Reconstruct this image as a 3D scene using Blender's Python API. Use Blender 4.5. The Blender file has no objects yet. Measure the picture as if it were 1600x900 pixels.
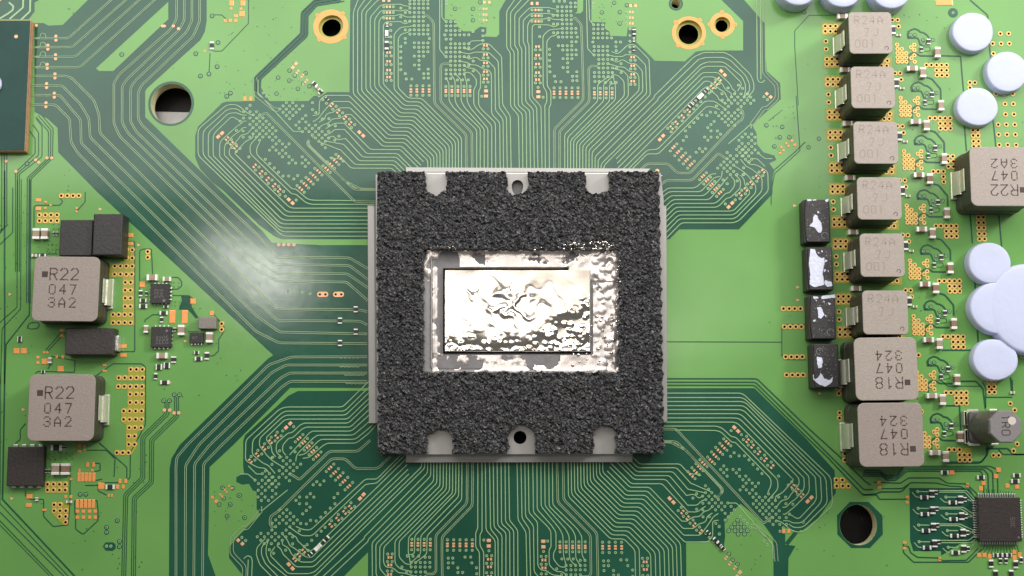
import bpy, bmesh, math, random
import numpy as np
from mathutils import Vector, Matrix, noise
from mathutils.geometry import tessellate_polygon
random.seed(7)
rnd = random.Random(11)
S = 1e-4                      # metres per layout unit (0.1 mm)
F, TH = 2130.0, math.radians(7.2)
D = 2130.0
CT, ST = math.cos(TH), math.sin(TH)
CY, CZ = -D*ST, D*CT
sc = bpy.context.scene
# ---------------------------------------------------------------- camera
cd = bpy.data.cameras.new('camera'); cam = bpy.data.objects.new('camera', cd)
sc.collection.objects.link(cam); sc.camera = cam
cd.sensor_width = 36.0; cd.lens = 36.0*F/1600.0
cd.clip_start = 0.005; cd.clip_end = 20
cam.location = (0, CY*S, CZ*S); cam.rotation_euler = (TH, 0, 0)

def P(x, y, h=0.0):
    """photo position -> point on the plane z=h of the board (layout units)"""
    dx, dy = (x-800)/F, -(y-450)/F
    wy, wz = dy*CT + ST, dy*ST - CT
    t = (h-CZ)/wz
    return (t*dx, CY + t*wy)
def mirror_at(x, y, Z):
    """where a horizontal lamp at height Z must hang so that the board mirrors it at this spot"""
    X, Y = P(x, y)
    k = 1 + Z/(CZ*S)
    return (X*S*k, CY*S + (Y-CY)*S*k)
# ---------------------------------------------------------------- world and lamps
w = bpy.data.worlds.new('World'); sc.world = w; w.use_nodes = True
bg = w.node_tree.nodes['Background']; bg.inputs[0].default_value = (1.0, 0.97, 0.93, 1); bg.inputs[1].default_value = 0.12
def lamp(name, loc, sx, sy, power, col, rotz=0, rx=0):
    l = bpy.data.lights.new(name, 'AREA'); l.shape = 'RECTANGLE'; l.size = sx; l.size_y = sy
    l.energy = power; l.color = col
    o = bpy.data.objects.new(name, l); sc.collection.objects.link(o)
    o.location = loc; o.rotation_euler = (rx, 0, rotz)
    return o
LZ = 0.30
def lit(name, x0, y0, x1, y1, wpx, L, col, Z=LZ):
    """a lamp whose mirror image in the board runs from (x0,y0) to (x1,y1), wpx wide"""
    a, b = mirror_at(x0, y0, Z), mirror_at(x1, y1, Z)
    dx, dy = b[0]-a[0], b[1]-a[1]; ln = math.hypot(dx, dy); wd = wpx*S*(1+Z/(CZ*S))
    return lamp(name, ((a[0]+b[0])/2, (a[1]+b[1])/2, Z), ln, wd, 4*L*ln*wd, col, math.atan2(dy, dx))
lit('sheen_panel', 300, 372, 500, 462, 105, 3.0, (1, .97, .92), .31)  # added panel, like the next one, for the broad sheens beside the processor
lit('sheen_panel', 1040, 450, 1200, 480, 190, 1.5, (1, .97, .92), .31)
lit('window_lamp', 385, 440, 448, 466, 22, 26, (1, .95, .86))
lit('window_lamp', 335, 390, 470, 424, 22, 30, (1, .96, .88))
lit('tube_lamp', 630, 488, 885, 508, 78, 4.8, (1, .965, .92))
lit('dim_panel', 560, 480, 1060, 490, 240, .78, (1, .90, .78), .31)  # added pale panel that gives the liquid metal its cream reflections
lit('small_lamp', 1020, 530, 1066, 533, 44, 7, (1, .95, .80))
CLZ = 0.15
ty = mirror_at(800, 300, CLZ)[1]
lamp('low_softbox', (0.02, ty+0.098, CLZ), 0.44, 0.196, 4*2.4*0.44*0.196, (1, .985, .95))  # softbox added low over the board for the haze and brightness falloff
sl_ = lamp('side_fill', (0.34, 0.22, 0.24), 0.07, 0.07, 1.15, (1, .97, .93)); sl_.rotation_euler = (math.radians(-35), math.radians(42), 0)  # extra light added out of view to brighten the east side
vs = sc.view_settings
vs.view_transform = 'Standard'; vs.look = 'None'; vs.exposure = 0.0; vs.gamma = 1.0; vs.use_curve_mapping = False
sc.cycles.max_bounces = 6; sc.cycles.use_denoising = True

# ---------------------------------------------------------------- materials
def mat(name, col, rough=.5, metal=0.0, spec=.5, bump=0.0, bscale=800, var=0.0, vscale=300, coat=0.0, rvar=0):
    m = bpy.data.materials.new(name); m.use_nodes = True
    nt = m.node_tree; p = nt.nodes['Principled BSDF']
    p.inputs['Base Color'].default_value = (*col, 1); p.inputs['Roughness'].default_value = rough
    p.inputs['Metallic'].default_value = metal; p.inputs['Specular IOR Level'].default_value = spec
    p.inputs['Coat Weight'].default_value = coat; p.inputs['Coat Roughness'].default_value = .15
    tc = nt.nodes.new('ShaderNodeTexCoord') if (bump or var) else None
    if bump:
        n = nt.nodes.new('ShaderNodeTexNoise'); n.inputs['Scale'].default_value = bscale; n.inputs['Detail'].default_value = 4
        nt.links.new(tc.outputs['Object'], n.inputs['Vector'])
        b = nt.nodes.new('ShaderNodeBump'); b.inputs['Strength'].default_value = 1.0; b.inputs['Distance'].default_value = bump*S
        nt.links.new(n.outputs['Fac'], b.inputs['Height']); nt.links.new(b.outputs['Normal'], p.inputs['Normal'])
    if rvar:
        tr_ = nt.nodes.new('ShaderNodeTexNoise'); tr_.inputs['Scale'].default_value = 700; tr_.inputs['Detail'].default_value = 7; tr_.inputs['Roughness'].default_value = .7
        nt.links.new(tc.outputs['Object'], tr_.inputs['Vector'])
        mr = nt.nodes.new('ShaderNodeMapRange'); mr.inputs['From Min'].default_value = .3; mr.inputs['From Max'].default_value = .7
        mr.inputs['To Min'].default_value = rough-rvar; mr.inputs['To Max'].default_value = rough+rvar
        nt.links.new(tr_.outputs['Fac'], mr.inputs['Value']); nt.links.new(mr.outputs['Result'], p.inputs['Roughness'])
    if var:
        n = nt.nodes.new('ShaderNodeTexNoise'); n.inputs['Scale'].default_value = vscale; n.inputs['Detail'].default_value = 6
        nt.links.new(tc.outputs['Object'], n.inputs['Vector'])
        r = nt.nodes.new('ShaderNodeValToRGB')
        r.color_ramp.elements[0].position = .3; r.color_ramp.elements[1].position = .7
        r.color_ramp.elements[0].color = (*[c*(1-var) for c in col], 1)
        r.color_ramp.elements[1].color = (*[min(1, c*(1+var)) for c in col], 1)
        nt.links.new(n.outputs['Fac'], r.inputs['Fac']); nt.links.new(r.outputs['Color'], p.inputs['Base Color'])
    return m
M = {}
M['pour'] = mat('solder_mask_over_copper', (.148, .345, .092), .15, bump=.12, bscale=260, var=.10, vscale=45, rvar=.03)
M['dark'] = mat('solder_mask_over_laminate', (.015, .084, .050), .13, bump=.12, bscale=260, var=.22, vscale=60, rvar=.03)
M['gap'] = mat('mask_gap', (.012, .085, .045), .3)
M['trace'] = mat('mask_over_trace', (.31, .49, .25), .16)
M['tan_trace'] = mat('mask_over_pair', (.30, .42, .24), .16)
M['gold'] = mat('bare_gold', (.88, .35, .10), .38, metal=.15, bump=.2, bscale=1500)
M['palegold'] = mat('gold_pad', (.84, .46, .25), .4, metal=.15)
M['annulus'] = mat('gold_annulus', (.80, .50, .16), .36, metal=.25)
M['yellowmask'] = mat('mask_over_gold', (.34, .34, .04), .3)
M['hole'] = mat('hole_black', (.004, .003, .003), .9, spec=0)
M['laminate'] = mat('laminate_edge', (.62, .58, .36), .6, var=.15, vscale=900)
M['table'] = mat('dark_tabletop', (.022, .020, .020), .5, var=.5, vscale=25)
M['tin'] = mat('tin', (.80, .80, .76), .28, metal=.9, bump=.5, bscale=1500)
M['solder'] = mat('solder', (.72, .72, .58), .32, metal=.5, bump=.8, bscale=700)
M['tinwhite'] = mat('tin_end', (.86, .86, .80), .35, metal=.25)
M['mlcc'] = mat('ceramic_tan', (.36, .26, .19), .5, var=.12, vscale=1200)
M['mlccdark'] = mat('ceramic_brown', (.24, .14, .09), .5, var=.12, vscale=1200)
M['resist'] = mat('resistor_black', (.02, .02, .022), .4)
M['chip'] = mat('chip_black', (.028, .025, .025), .48, bump=.5, bscale=2500, var=.15, vscale=2000)
M['chipbrown'] = mat('chip_brown_black', (.034, .027, .024), .45, bump=.5, bscale=2500, var=.15, vscale=2500)
M['chipmark'] = mat('chip_marking', (.17, .16, .15), .5)
M['ferrite'] = mat('ferrite_side', (.055, .055, .036), .5, bump=.9, bscale=1200, var=.2, vscale=1500)
M['face'] = mat('inductor_face', (.37, .315, .278), .42, bump=.4, bscale=4000, var=.06, vscale=2500)
M['face_shaded'] = mat('inductor_face_shaded', (.315, .262, .235), .42, bump=.4, bscale=4000, var=.06, vscale=2500)  # shaded copy of the face colour, for coils in dimmer light
M['ink'] = mat('ink_dark', (.060, .035, .030), .6)
M['inkfaint'] = mat('ink_faint', (.308, .256, .220), .5)
M['putty'] = mat('lavender_pad', (.56, .60, .80), .7, bump=.5, bscale=700)
M['residue'] = mat('white_residue', (.66, .68, .82), .6, bump=1.5, bscale=1800)
M['dust'] = mat('grey_dust', (.30, .29, .28), .7)
M['foam'] = mat('black_foam', (.062, .061, .064), .37, var=.25, vscale=1500)
M['nickel'] = mat('satin_cover', (.37, .355, .34), .38, metal=.35, var=.03, vscale=600)
M['floor'] = mat('dull_frame', (.36, .345, .34), .45, metal=.3, bump=.4, bscale=1500, var=.08, vscale=500)
M['package'] = mat('package_grey', (.19, .18, .185), .5, bump=.4, bscale=2000, var=.15, vscale=700)
M['liquid'] = mat('liquid_metal', (.95, .90, .83), .11, metal=1.0)
M['smear'] = mat('metal_smear', (.76, .69, .66), .28, metal=.7, bump=.25, bscale=900)
M['bga'] = mat('bga_top', (.008, .050, .042), .42, spec=.3, bump=.3, bscale=500, var=.15, vscale=300)
M['bgaedge'] = mat('bga_edge', (.44, .26, .16), .6, var=.2, vscale=1500)
M['pink'] = mat('bare_pink_pad', (.66, .40, .30), .4, metal=.3)
M['greytop'] = mat('grey_block', (.23, .21, .185), .5, bump=.8, bscale=2500)
M['drum'] = mat('drum_ferrite', (.085, .08, .075), .45, bump=1.2, bscale=1200)
M['octa'] = mat('octagon_top', (.23, .215, .22), .42, bump=.5, bscale=2500)
M['spot'] = mat('cream_spot', (.62, .56, .50), .6)

# ---------------------------------------------------------------- object helpers
COL = sc.collection
def link(name, me, parent=None, loc=None):
    o = bpy.data.objects.new(name, me); COL.objects.link(o)
    if parent is not None: o.parent = parent
    if loc: o.location = [c*S for c in loc]
    return o
def tag(o, label=None, cat=None, group=None, kind=None):
    if label: o['label'] = label
    if cat: o['category'] = cat
    if group: o['group'] = group
    if kind: o['kind'] = kind
    return o
def thing(name, label, cat, loc=(0, 0, 0), rz=0, group=None):
    o = bpy.data.objects.new(name, None); COL.objects.link(o)
    o.empty_display_size = .001
    o.location = [c*S for c in loc]; o.rotation_euler = (0, 0, rz)
    return tag(o, label, cat, group)
def mesh(name, vs_, fs, m, smooth=False):
    me = bpy.data.meshes.new(name)
    me.from_pydata([(v[0]*S, v[1]*S, v[2]*S) for v in vs_], [], fs)
    if m is not None: me.materials.append(m)
    if smooth:
        me.polygons.foreach_set('use_smooth', [True]*len(me.polygons))
    me.update()
    return me
def cbox(sx, sy, z0, z1, ch=0.0, seg=1, vround=0.0, cx=0, cy=0, vseg=4):
    """box with rounded vertical edges and chamfered rim: stacked rounded rectangles"""
    hx, hy = sx/2, sy/2
    r = min(vround if vround else ch, hx*.99, hy*.99)
    def ring(ins, z):
        pts = []
        rr = max(r-ins, .001)
        for (qx, qy, a0) in ((1, 1, 0), (-1, 1, 90), (-1, -1, 180), (1, -1, 270)):
            for k in range((vseg if r > .01 else 0)+1):
                a = math.radians(a0 + 90*k/vseg) if r > .01 else 0
                ox, oy = (math.cos(a)*rr, math.sin(a)*rr) if r > .01 else (0, 0)
                pts.append((cx + qx*(hx-ins-rr) + ox, cy + qy*(hy-ins-rr) + oy, z))
        return pts
    rings = []
    if ch > 0:
        rings = [ring(0, z0), ring(0, z1-ch), ring(ch*.3, z1-ch*.3), ring(ch, z1)]
    else:
        rings = [ring(0, z0), ring(0, z1)]
    n = len(rings[0]); V = [v for rg in rings for v in rg]; Fc = []
    for i in range(len(rings)-1):
        for k in range(n):
            k2 = (k+1) % n
            Fc.append((i*n+k, i*n+k2, (i+1)*n+k2, (i+1)*n+k))
    Fc.append(tuple(range((len(rings)-1)*n, len(rings)*n)))
    Fc.append(tuple(reversed(range(n))))
    return V, Fc
def prism(poly, z0, z1):
    n = len(poly)
    tri = tessellate_polygon([[Vector((p[0], p[1], 0)) for p in poly]])
    area = sum(poly[i][0]*poly[(i+1) % n][1]-poly[(i+1) % n][0]*poly[i][1] for i in range(n))
    if area < 0: poly = poly[::-1]; tri = tessellate_polygon([[Vector((p[0], p[1], 0)) for p in poly]])
    V = [(p[0], p[1], z1) for p in poly] + [(p[0], p[1], z0) for p in poly]
    Fc = [up(t, V) for t in tri] + [(i, n+i, n+(i+1) % n, (i+1) % n) for i in range(n)]
    return V, Fc
def up(t, V):
    a_, b_, c_ = (V[i] for i in t)
    return tuple(t) if (b_[0]-a_[0])*(c_[1]-a_[1])-(b_[1]-a_[1])*(c_[0]-a_[0]) > 0 else (t[0], t[2], t[1])
class Mesh:
    def __init__(s): s.v = []; s.f = []
    def add(s, vf, off=(0, 0, 0)):
        n = len(s.v); s.v += [(v[0]+off[0], v[1]+off[1], v[2]+off[2]) for v in vf[0]]
        s.f += [tuple(i+n for i in f) for f in vf[1]]
    def ribbon(s, pts, w_, z, h, closed=False):
        n = len(pts)
        if n < 2: return
        L = []
        for i, p in enumerate(pts):
            a_ = pts[i-1] if (i > 0 or closed) else None
            b_ = pts[(i+1) % n] if (i < n-1 or closed) else None
            d1 = _dir(a_, p) if a_ else _dir(p, b_)
            d2 = _dir(p, b_) if b_ else d1
            mx, my = -(d1[1]+d2[1]), d1[0]+d2[0]
            q = math.hypot(mx, my) or 1
            mx /= q; my /= q
            k = 1/max(.5, mx*-d1[1]+my*d1[0])
            L.append((p, mx*k, my*k))
        base = len(s.v); hw = w_/2; tw = max(hw-h*.9, hw*.45)
        for p, mx, my in L:
            s.v += [(p[0]+mx*hw, p[1]+my*hw, z), (p[0]+mx*tw, p[1]+my*tw, z+h), (p[0]-mx*tw, p[1]-my*tw, z+h), (p[0]-mx*hw, p[1]-my*hw, z)]
        for i in range(n if closed else n-1):
            a4, b4 = base+4*i, base+4*((i+1) % n)
            for k in range(3): s.f.append((a4+k+1, a4+k, b4+k, b4+k+1)[::-1])
    def ring(s, c, r0, r1, z, n=10, h=.25):
        b_ = len(s.v); x, y = c
        for k in range(n):
            a_ = 2*math.pi*k/n; ca, sa = math.cos(a_), math.sin(a_)
            s.v += [(x+ca*r1, y+sa*r1, z), (x+ca*(r1*.8+r0*.2), y+sa*(r1*.8+r0*.2), z+h), (x+ca*r0, y+sa*r0, z+h*.6)]
        for k in range(n):
            a3, c3 = b_+3*k, b_+3*((k+1) % n)
            s.f += [(a3, c3, c3+1, a3+1), (a3+1, c3+1, c3+2, a3+2)]
    def disc(s, c, r, z, n=10):
        b_ = len(s.v)
        for k in range(n):
            a_ = 2*math.pi*k/n; s.v.append((c[0]+math.cos(a_)*r, c[1]+math.sin(a_)*r, z))
        s.f.append(tuple(range(b_, b_+n)))
    def poly(s, pts, z, h=0):
        b_ = len(s.v)
        tri = tessellate_polygon([[Vector((p[0], p[1], 0)) for p in pts]])
        s.v += [(p[0], p[1], z) for p in pts]
        s.f += [up([b_+i for i in t], s.v) for t in tri]
    def quad(s, c, sx, sy, ang, z, h=.35):
        ca, sa = math.cos(ang), math.sin(ang); b_ = len(s.v)
        for (q, zz) in ((1, z), (.86, z+h)):
            for ux, uy in ((-1, -1), (1, -1), (1, 1), (-1, 1)):
                px, py = ux*sx/2*q, uy*sy/2*q
                s.v.append((c[0]+px*ca-py*sa, c[1]+px*sa+py*ca, zz))
        for k in range(4): s.f.append((b_+k, b_+(k+1) % 4, b_+4+(k+1) % 4, b_+4+k))
        s.f.append((b_+4, b_+5, b_+6, b_+7))
    def make(s, name, m, parent=None, kind=None, smooth=False):
        if not s.v: return None
        o = link(name, mesh(name, s.v, s.f, m, smooth), parent)
        if kind: o['kind'] = kind
        return o
def _dir(a_, b_):
    x, y = b_[0]-a_[0], b_[1]-a_[1]; q = math.hypot(x, y) or 1
    return (x/q, y/q)
def fillet(pts, r, seg=4):
    if len(pts) < 3 or r <= 0: return pts
    out = [pts[0]]
    for i in range(1, len(pts)-1):
        p = pts[i]; a_, b_ = pts[i-1], pts[i+1]
        la, lb = math.dist(a_, p), math.dist(p, b_)
        t = min(r, la*.48, lb*.48)
        if t < .3: out.append(p); continue
        da, db = _dir(p, a_), _dir(p, b_)
        s0 = (p[0]+da[0]*t, p[1]+da[1]*t); s1 = (p[0]+db[0]*t, p[1]+db[1]*t)
        for k in range(seg+1):
            u = k/seg
            out.append(tuple((1-u)**2*s0[j]+2*u*(1-u)*p[j]+u*u*s1[j] for j in (0, 1)))
    out.append(pts[-1]); return out
def offset(pts, d):
    out = []
    for i, p in enumerate(pts):
        d1 = _dir(pts[i-1], p) if i else _dir(p, pts[1])
        d2 = _dir(p, pts[i+1]) if i < len(pts)-1 else d1
        mx, my = -(d1[1]+d2[1]), d1[0]+d2[0]; q = math.hypot(mx, my) or 1
        mx /= q; my /= q; k = 1/max(.6, mx*-d1[1]+my*d1[0])
        out.append((p[0]+mx*k*d, p[1]+my*k*d))
    return out
# crop frames: (origin x, origin y, scale) in which positions were read off the photo
C1 = (540, 0, 6.6667); C3 = (780, 0, 6.6667); C5 = (380, 90, 6.6667); C6 = (290, 150, 6.6667)
C8 = (1000, 90, 6.6667); C9 = (1000, 225, 6.6667); CB = (260, 560, 6.6667)
R1 = (0, 0, 3); R2 = (400, 0, 3); R3 = (800, 0, 3); R4 = (1200, 0, 3)
Q1 = (0, 300, 3); Q2 = (400, 300, 3); Q4 = (1200, 300, 3); T1 = (0, 600, 3); T2 = (400, 600, 3); T4 = (1200, 600, 3)
V1 = (1380, 0, 5.4545); V2 = (1380, 150, 5.4545); V3 = (1380, 300, 5.4545); V4 = (1380, 450, 5.4545); V5 = (1380, 600, 5.4545)
V7 = (1200, 0, 5.4545); Z6 = (1400, 740, 5.625); I1 = (0, 0, 1); K2 = (210, 420, 7.5)
def cv(o, pts):
    if isinstance(pts, str): pts = [tuple(float(c) for c in t.split(',')) for t in pts.split()]
    return [P(o[0]+x/o[2], o[1]+y/o[2]) for x, y in pts]

RC = tuple((P(562.3, 206.8)[i]+P(1054, 780)[i]+P(567.5, 212.2)[i]+P(1048, 773)[i]
            + P(1030.7, 218.3)[i]+P(566.7, 778.5)[i]+P(1036, 212.2)[i]+P(560.5, 784.5)[i])/8 for i in (0, 1))
def r180(p):
    x, y = 2*RC[0]-p[0], 2*RC[1]-p[1]
    if y < -60: x -= 13*min(1, max(0, (abs(x)-235)/170))*min(1, (-y-60)/60)   # the lower fans are packed a little differently
    return (x, y)
ZT = .50     # level on which traces start (layout units; 0.1 = 10 micron)
tr, tp, gp, gpw, va, vahole, pad, pinkpad, ann, annhole, ymask = (Mesh() for _ in range(11))
def trace(o, pts, r=2.6, rot=True, wd=1.5, m=None, raw=False):
    q = pts if raw else cv(o, pts)
    for k, pp in enumerate((q, [r180(p) for p in q]) if rot else (q,)):
        (m or tr).ribbon(fillet(pp, r), wd, ZT, .38)
def bundle(o, A, B, n, r=3.0, rot=True, wd=1.75, m=None):
    a_, b_ = cv(o, A), cv(o, B)
    for i in range(n):
        u = i/(n-1) if n > 1 else 0
        trace(None, [(p[0]*(1-u)+q[0]*u, p[1]*(1-u)+q[1]*u) for p, q in zip(a_, b_)], r, rot, wd, m, raw=True)
def pair(o, pts, sep=2.4, r=5, rot=True, wd=1.15, m=None):
    q = cv(o, pts)
    for d in (-sep/2, sep/2): trace(None, offset(q, d), r, rot, wd, m or tp, raw=True)
def gap(o, pts, wd=1.3, r=2):
    gp.ribbon(fillet(cv(o, pts), r, 3), wd, .45, .12)
def via(o, x, y, rot=True, r=2.5):
    q = cv(o, [(x, y)])[0]
    for p in ((q, r180(q)) if rot else (q,)):
        if p is not q and p[0] > 312 and p[1] < -355 and p[0]+p[1] < -8 and p[0] < 420:   # vias inside the lower copper patch
            gp.ring(p, 2.2, 3.5, .44, 12, .1)
        va.ring(p, 1.0, r if p is q else 2.3, ZT+.02, 9, .4); vahole.disc(p, 1.2, ZT+.05, 8)
def vias(o, s, rot=True):
    for row in s.split(';'):
        y, xs = row.split(':')
        for x in xs.split(','): via(o, float(x), float(y), rot)
def pads(o, s, w_=3.0, h_=4.0, ang=0, rot=True, m=None):
    for t in s.split():
        x, y = (float(c) for c in t.split(','))
        q = cv(o, [(x, y)])[0]
        for p in ((q, r180(q)) if rot else (q,)): (m or pad).quad(p, w_, h_, math.radians(ang), ZT+.05, .3)
def lattice(o, poly, org, a_, b_, keep=.9, rot=True):
    """fill a region with vias on a skewed grid"""
    pl = [tuple(float(c) for c in t.split(',')) for t in poly.split()]
    def inside(x, y):
        c = False
        for i in range(len(pl)):
            (x1, y1), (x2, y2) = pl[i-1], pl[i]
            if (y1 > y) != (y2 > y) and x < (x2-x1)*(y-y1)/(y2-y1)+x1: c = not c
        return c
    for i in range(-40, 41):
        for j in range(-40, 41):
            x, y = org[0]+a_[0]*i+b_[0]*j, org[1]+a_[1]*i+b_[1]*j
            if inside(x, y) and rnd.random() < keep: via(o, x, y, rot)

# ================================================================ THE BOARD
table = Mesh(); table.poly([(-2500, -2000), (2500, -2000), (2500, 2000), (-2500, 2000)], -75)
table.make('tabletop', M['table'], kind='structure')
board = thing('circuit_board', 'large green printed circuit board carrying every chip and coil', 'circuit board')
HOLES = [(267.5, 162, 32.5, 32.5, 0), (517, 41.5, 20, 18, 30), (1076.5, 51.5, 20.5, 21, 0), (1128.5, 38.5, 12.5, 12.5, 0),
         (1056, 6, 7.5, 7.5, 0), (1341, 820, 28.5, 30.5, 0)]
def ellipse(x, y, rx, ry, ang=0, n=40):
    c = P(x, y); a0 = math.radians(ang); out = []
    for k in range(n):
        a_ = 2*math.pi*k/n; ex, ey = rx*math.cos(a_), ry*math.sin(a_)
        out.append((c[0]+ex*math.cos(a0)-ey*math.sin(a0), c[1]+ex*math.sin(a0)+ey*math.cos(a0)))
    return out
outer = [(-1150, -760), (1150, -760), (1150, 760), (-1150, 760)]
loops = [outer] + [ellipse(*h) for h in HOLES]
def tess(loops_, z):
    fl = [(p[0], p[1], z) for l in loops_ for p in l]
    return fl, [up(t, fl) for t in tessellate_polygon([[Vector((p[0], p[1], 0)) for p in l] for l in loops_])]
V_, F_ = tess(loops, 0); o_ = link('substrate', mesh('substrate', V_, F_, M['pour']), board)
# pale sheet added under the big hole, standing in for a lit patch
sh = thing('lit_patch_sheet', 'added pale grey sheet standing in for the lit patch in the largest round hole', 'stand-in sheet')
mm = Mesh(); mm.add(prism([P(225, 174, -40), P(310, 176, -40), P(310, 230, -40), P(225, 230, -40)], -42, -40)); mm.make('sheet', M['floor'], sh)
# edges of the slab and the walls of the drilled holes
for k, l in enumerate(loops):
    n = len(l); V_ = [(p[0], p[1], 0) for p in l] + [(p[0], p[1], -25) for p in l]
    F_ = [(i, (i+1) % n, n+(i+1) % n, n+i) for i in range(n)]
    if k == 0:
        link('board_edge', mesh('board_edge', V_, [f[::-1] for f in F_], M['laminate']), board)
    else:
        link('hole_wall', mesh('hole_wall', V_, F_, M['annulus'] if k in (2, 3, 4) else M['laminate'], True), board)
V_, F_ = tess(loops, -25); link('underside', mesh('underside', V_, [f[::-1] for f in F_], M['dark']), board)

# etched (copper-free) areas
dk = Mesh()
MAIN = "205,-60 1160,-60 1163,0 1196,38 1196.5,90 1198,111 1219,130 1220,155 1175,195 1182,208 1183,226 1193,238 1210,243 1213,250 1202,255 1210,266 1207,277 1207,303 1154.5,358.5 1061,358.5 1046,374 1000,374 1000,606.5 1179,606.5 1260,686 1304,735 1306,770 1279,809 1255,828 1238,828 1227,824 1227,851 1243,853 1232,872 1230,960 264,960 264,900 265,732 268,716 281,695 419,560 427,555 152,300 91,238 90,200 75,186 54,175 54,36 68,36 76,40 98,39 145,-8"
main = cv(I1, MAIN)
hp = [ellipse(517, 41.5, 0, 0)]
# keep the drilled holes clear of the etched sheet
V_, F_ = tess([main], .12); dk.v, dk.f = list(V_), [tuple(f) for f in F_]
EX = ["-60,-60 60,-60 61,0 54,4 54,18 45,30 -60,30",
      "1421,763 1515,763 1525,780 1525,845 1500,850 1471,868 1470,861 1427,861 1422,845",
      "-60,-60 -59,-60 -59,-59", "283,462 297,462 300,480 310,496 306,498 294,484 279,484 284,470",
      "1359,436 1362,460 1382,463 1390,470 1420,476 1420,450 1400,444"]
for e in EX[:3]: dk.poly(cv(I1, e), .125)
dk.poly(cv(I1, EX[3]), .13)
dk.make('etched_area', M['dark'], board)
ISL = ["263,3 263,30 177,111 155,111 150,107",
       "323,-60 323,33 320,50 313,63 230,138 227,143 227,183 347,300 410,361 425,379 500,383 590,383 590,374 441,374 430,370 405,352 350,299 332,285 312.5,264 305,246 305,213 309.5,198 347,161 354,159 362,158.7 398,158 398,122 471,52 471,18 490,0 550,-60",
       "409,122 482,54 482,24 497,8 530,5 548,-20 547,20 546,144 511,144 503,150 490,150 482,158 421,158 408,137",
       "695,-40 695,30 714,32 713,40 724,49 740,49 750,42 760,43 760,51 756,57 776,58 780,53 780,18 790,0 800,-40",
       "901.5,-40 902,18 898.5,21 907,21 911,17 912,-40",
       "924,-60 924,34.5 945,35 945,45 952,49 953,56 979,57 981,43 994,43 994,66 1020,91.5 1023,95 1070,96 1087,81 1100,79 1161,79 1161,33 1127,0 1067,-60",
       "590,606.5 453.5,606 365,695 327.5,730 326,825 325,866 337,900 337,960 400,960 380,900 358,872 358,855 372,838 393,817 407,804 401,795 401,768 395,766.5 389,756 378.5,757.5 369,753 369.5,745.5 381.5,739.5 380,730 380,689 383,680 450.5,618.5 465.5,611 590,610.5",
       "1072,847 1113,845 1125,858 1131,855 1133,838 1132,812 1157,787 1190,815 1208,840 1209,960 1073,960",
       "575,863 575,960 478,960"]
for i, e in enumerate(ISL):
    if i == 1: loops_ = [cv(I1, e), ellipse(267.5, 162, 33.5, 33.5)]
    elif i == 2: loops_ = [cv(I1, e), ellipse(517, 41.5, 21, 19, 30)]
    elif i == 5: loops_ = [cv(I1, e), ellipse(1076.5, 51.5, 21.5, 22), ellipse(1128.5, 38.5, 13.5, 13.5), ellipse(1056, 6, 8, 8)]
    else: loops_ = [cv(I1, e)]
    V_, F_ = tess(loops_, .30)
    link('copper_pour', mesh('copper_pour', V_, F_, M['pour']), board)
def cut_out(ob, ells):
    """drop the part of a sheet that would cover a drilled hole"""
    bm = bmesh.new(); bm.from_mesh(ob.data)
    for (x, y, rx, ry) in ells:
        c = P(x, y); n = 24
        for k in range(n):
            a_ = 2*math.pi*k/n; nx, ny = math.cos(a_), math.sin(a_)
            geom = [f for f in bm.faces]
            bmesh.ops.bisect_plane(bm, geom=list(bm.verts)+list(bm.edges)+geom, plane_co=((c[0]+nx*rx)*S, (c[1]+ny*ry)*S, 0), plane_no=(nx, ny, 0), dist=1e-9)
        R = [f for f in bm.faces if ((f.calc_center_median().x/S-c[0])/rx)**2+((f.calc_center_median().y/S-c[1])/ry)**2 < 1]
        bmesh.ops.delete(bm, geom=R, context='FACES')
    bm.to_mesh(ob.data); bm.free()

# ------------------------------------------------- top pair of memory fans
def chip_vias_left(o):
    vias(o, "42:670,716,763,810,857;87:670,716,763,810,857,575;132:622,670,716,763,810;177:575,716,763,810;222:622,670,716,763,810;268:716,763,810,857;313:622,670,716,763,810,857;358:670,716,763,810,857;403:622,872;449:622,716,763,810,857;495:716,763,810,857;487:575;541:763,810,857,575;587:716,765,812;605:575;633:765;680:718,765;667:575;723:765,860;728:575;770:622,815,860;815:815,862;825:632,690;5:670,716,763,810,857;-40:670,716,763,810")
    vias(o, "10:1048;46:1048;228:1048,1095,1142;272:1048,1095,1142;320:1048,1095,1142,1189;365:1033,1095,1142,1189,1236,1283;410:1048,1095;458:1095,1142,1189,1236,1283;500:1048,1095,1142,1189,1236,1283;545:1048,1095,1142,1189;592:1048,1095,1142,1189,1236,1283;637:1095,1142,1189,1330;683:1095,1142,1189,1236,1283;730:1048,1095,1142,1189,1236;740:1330;772:1048,1095,1142,1189,1236;820:1048,1095;834:1165,1220,1278;320:1430;375:1430;423:1430;330:1327")
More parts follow.
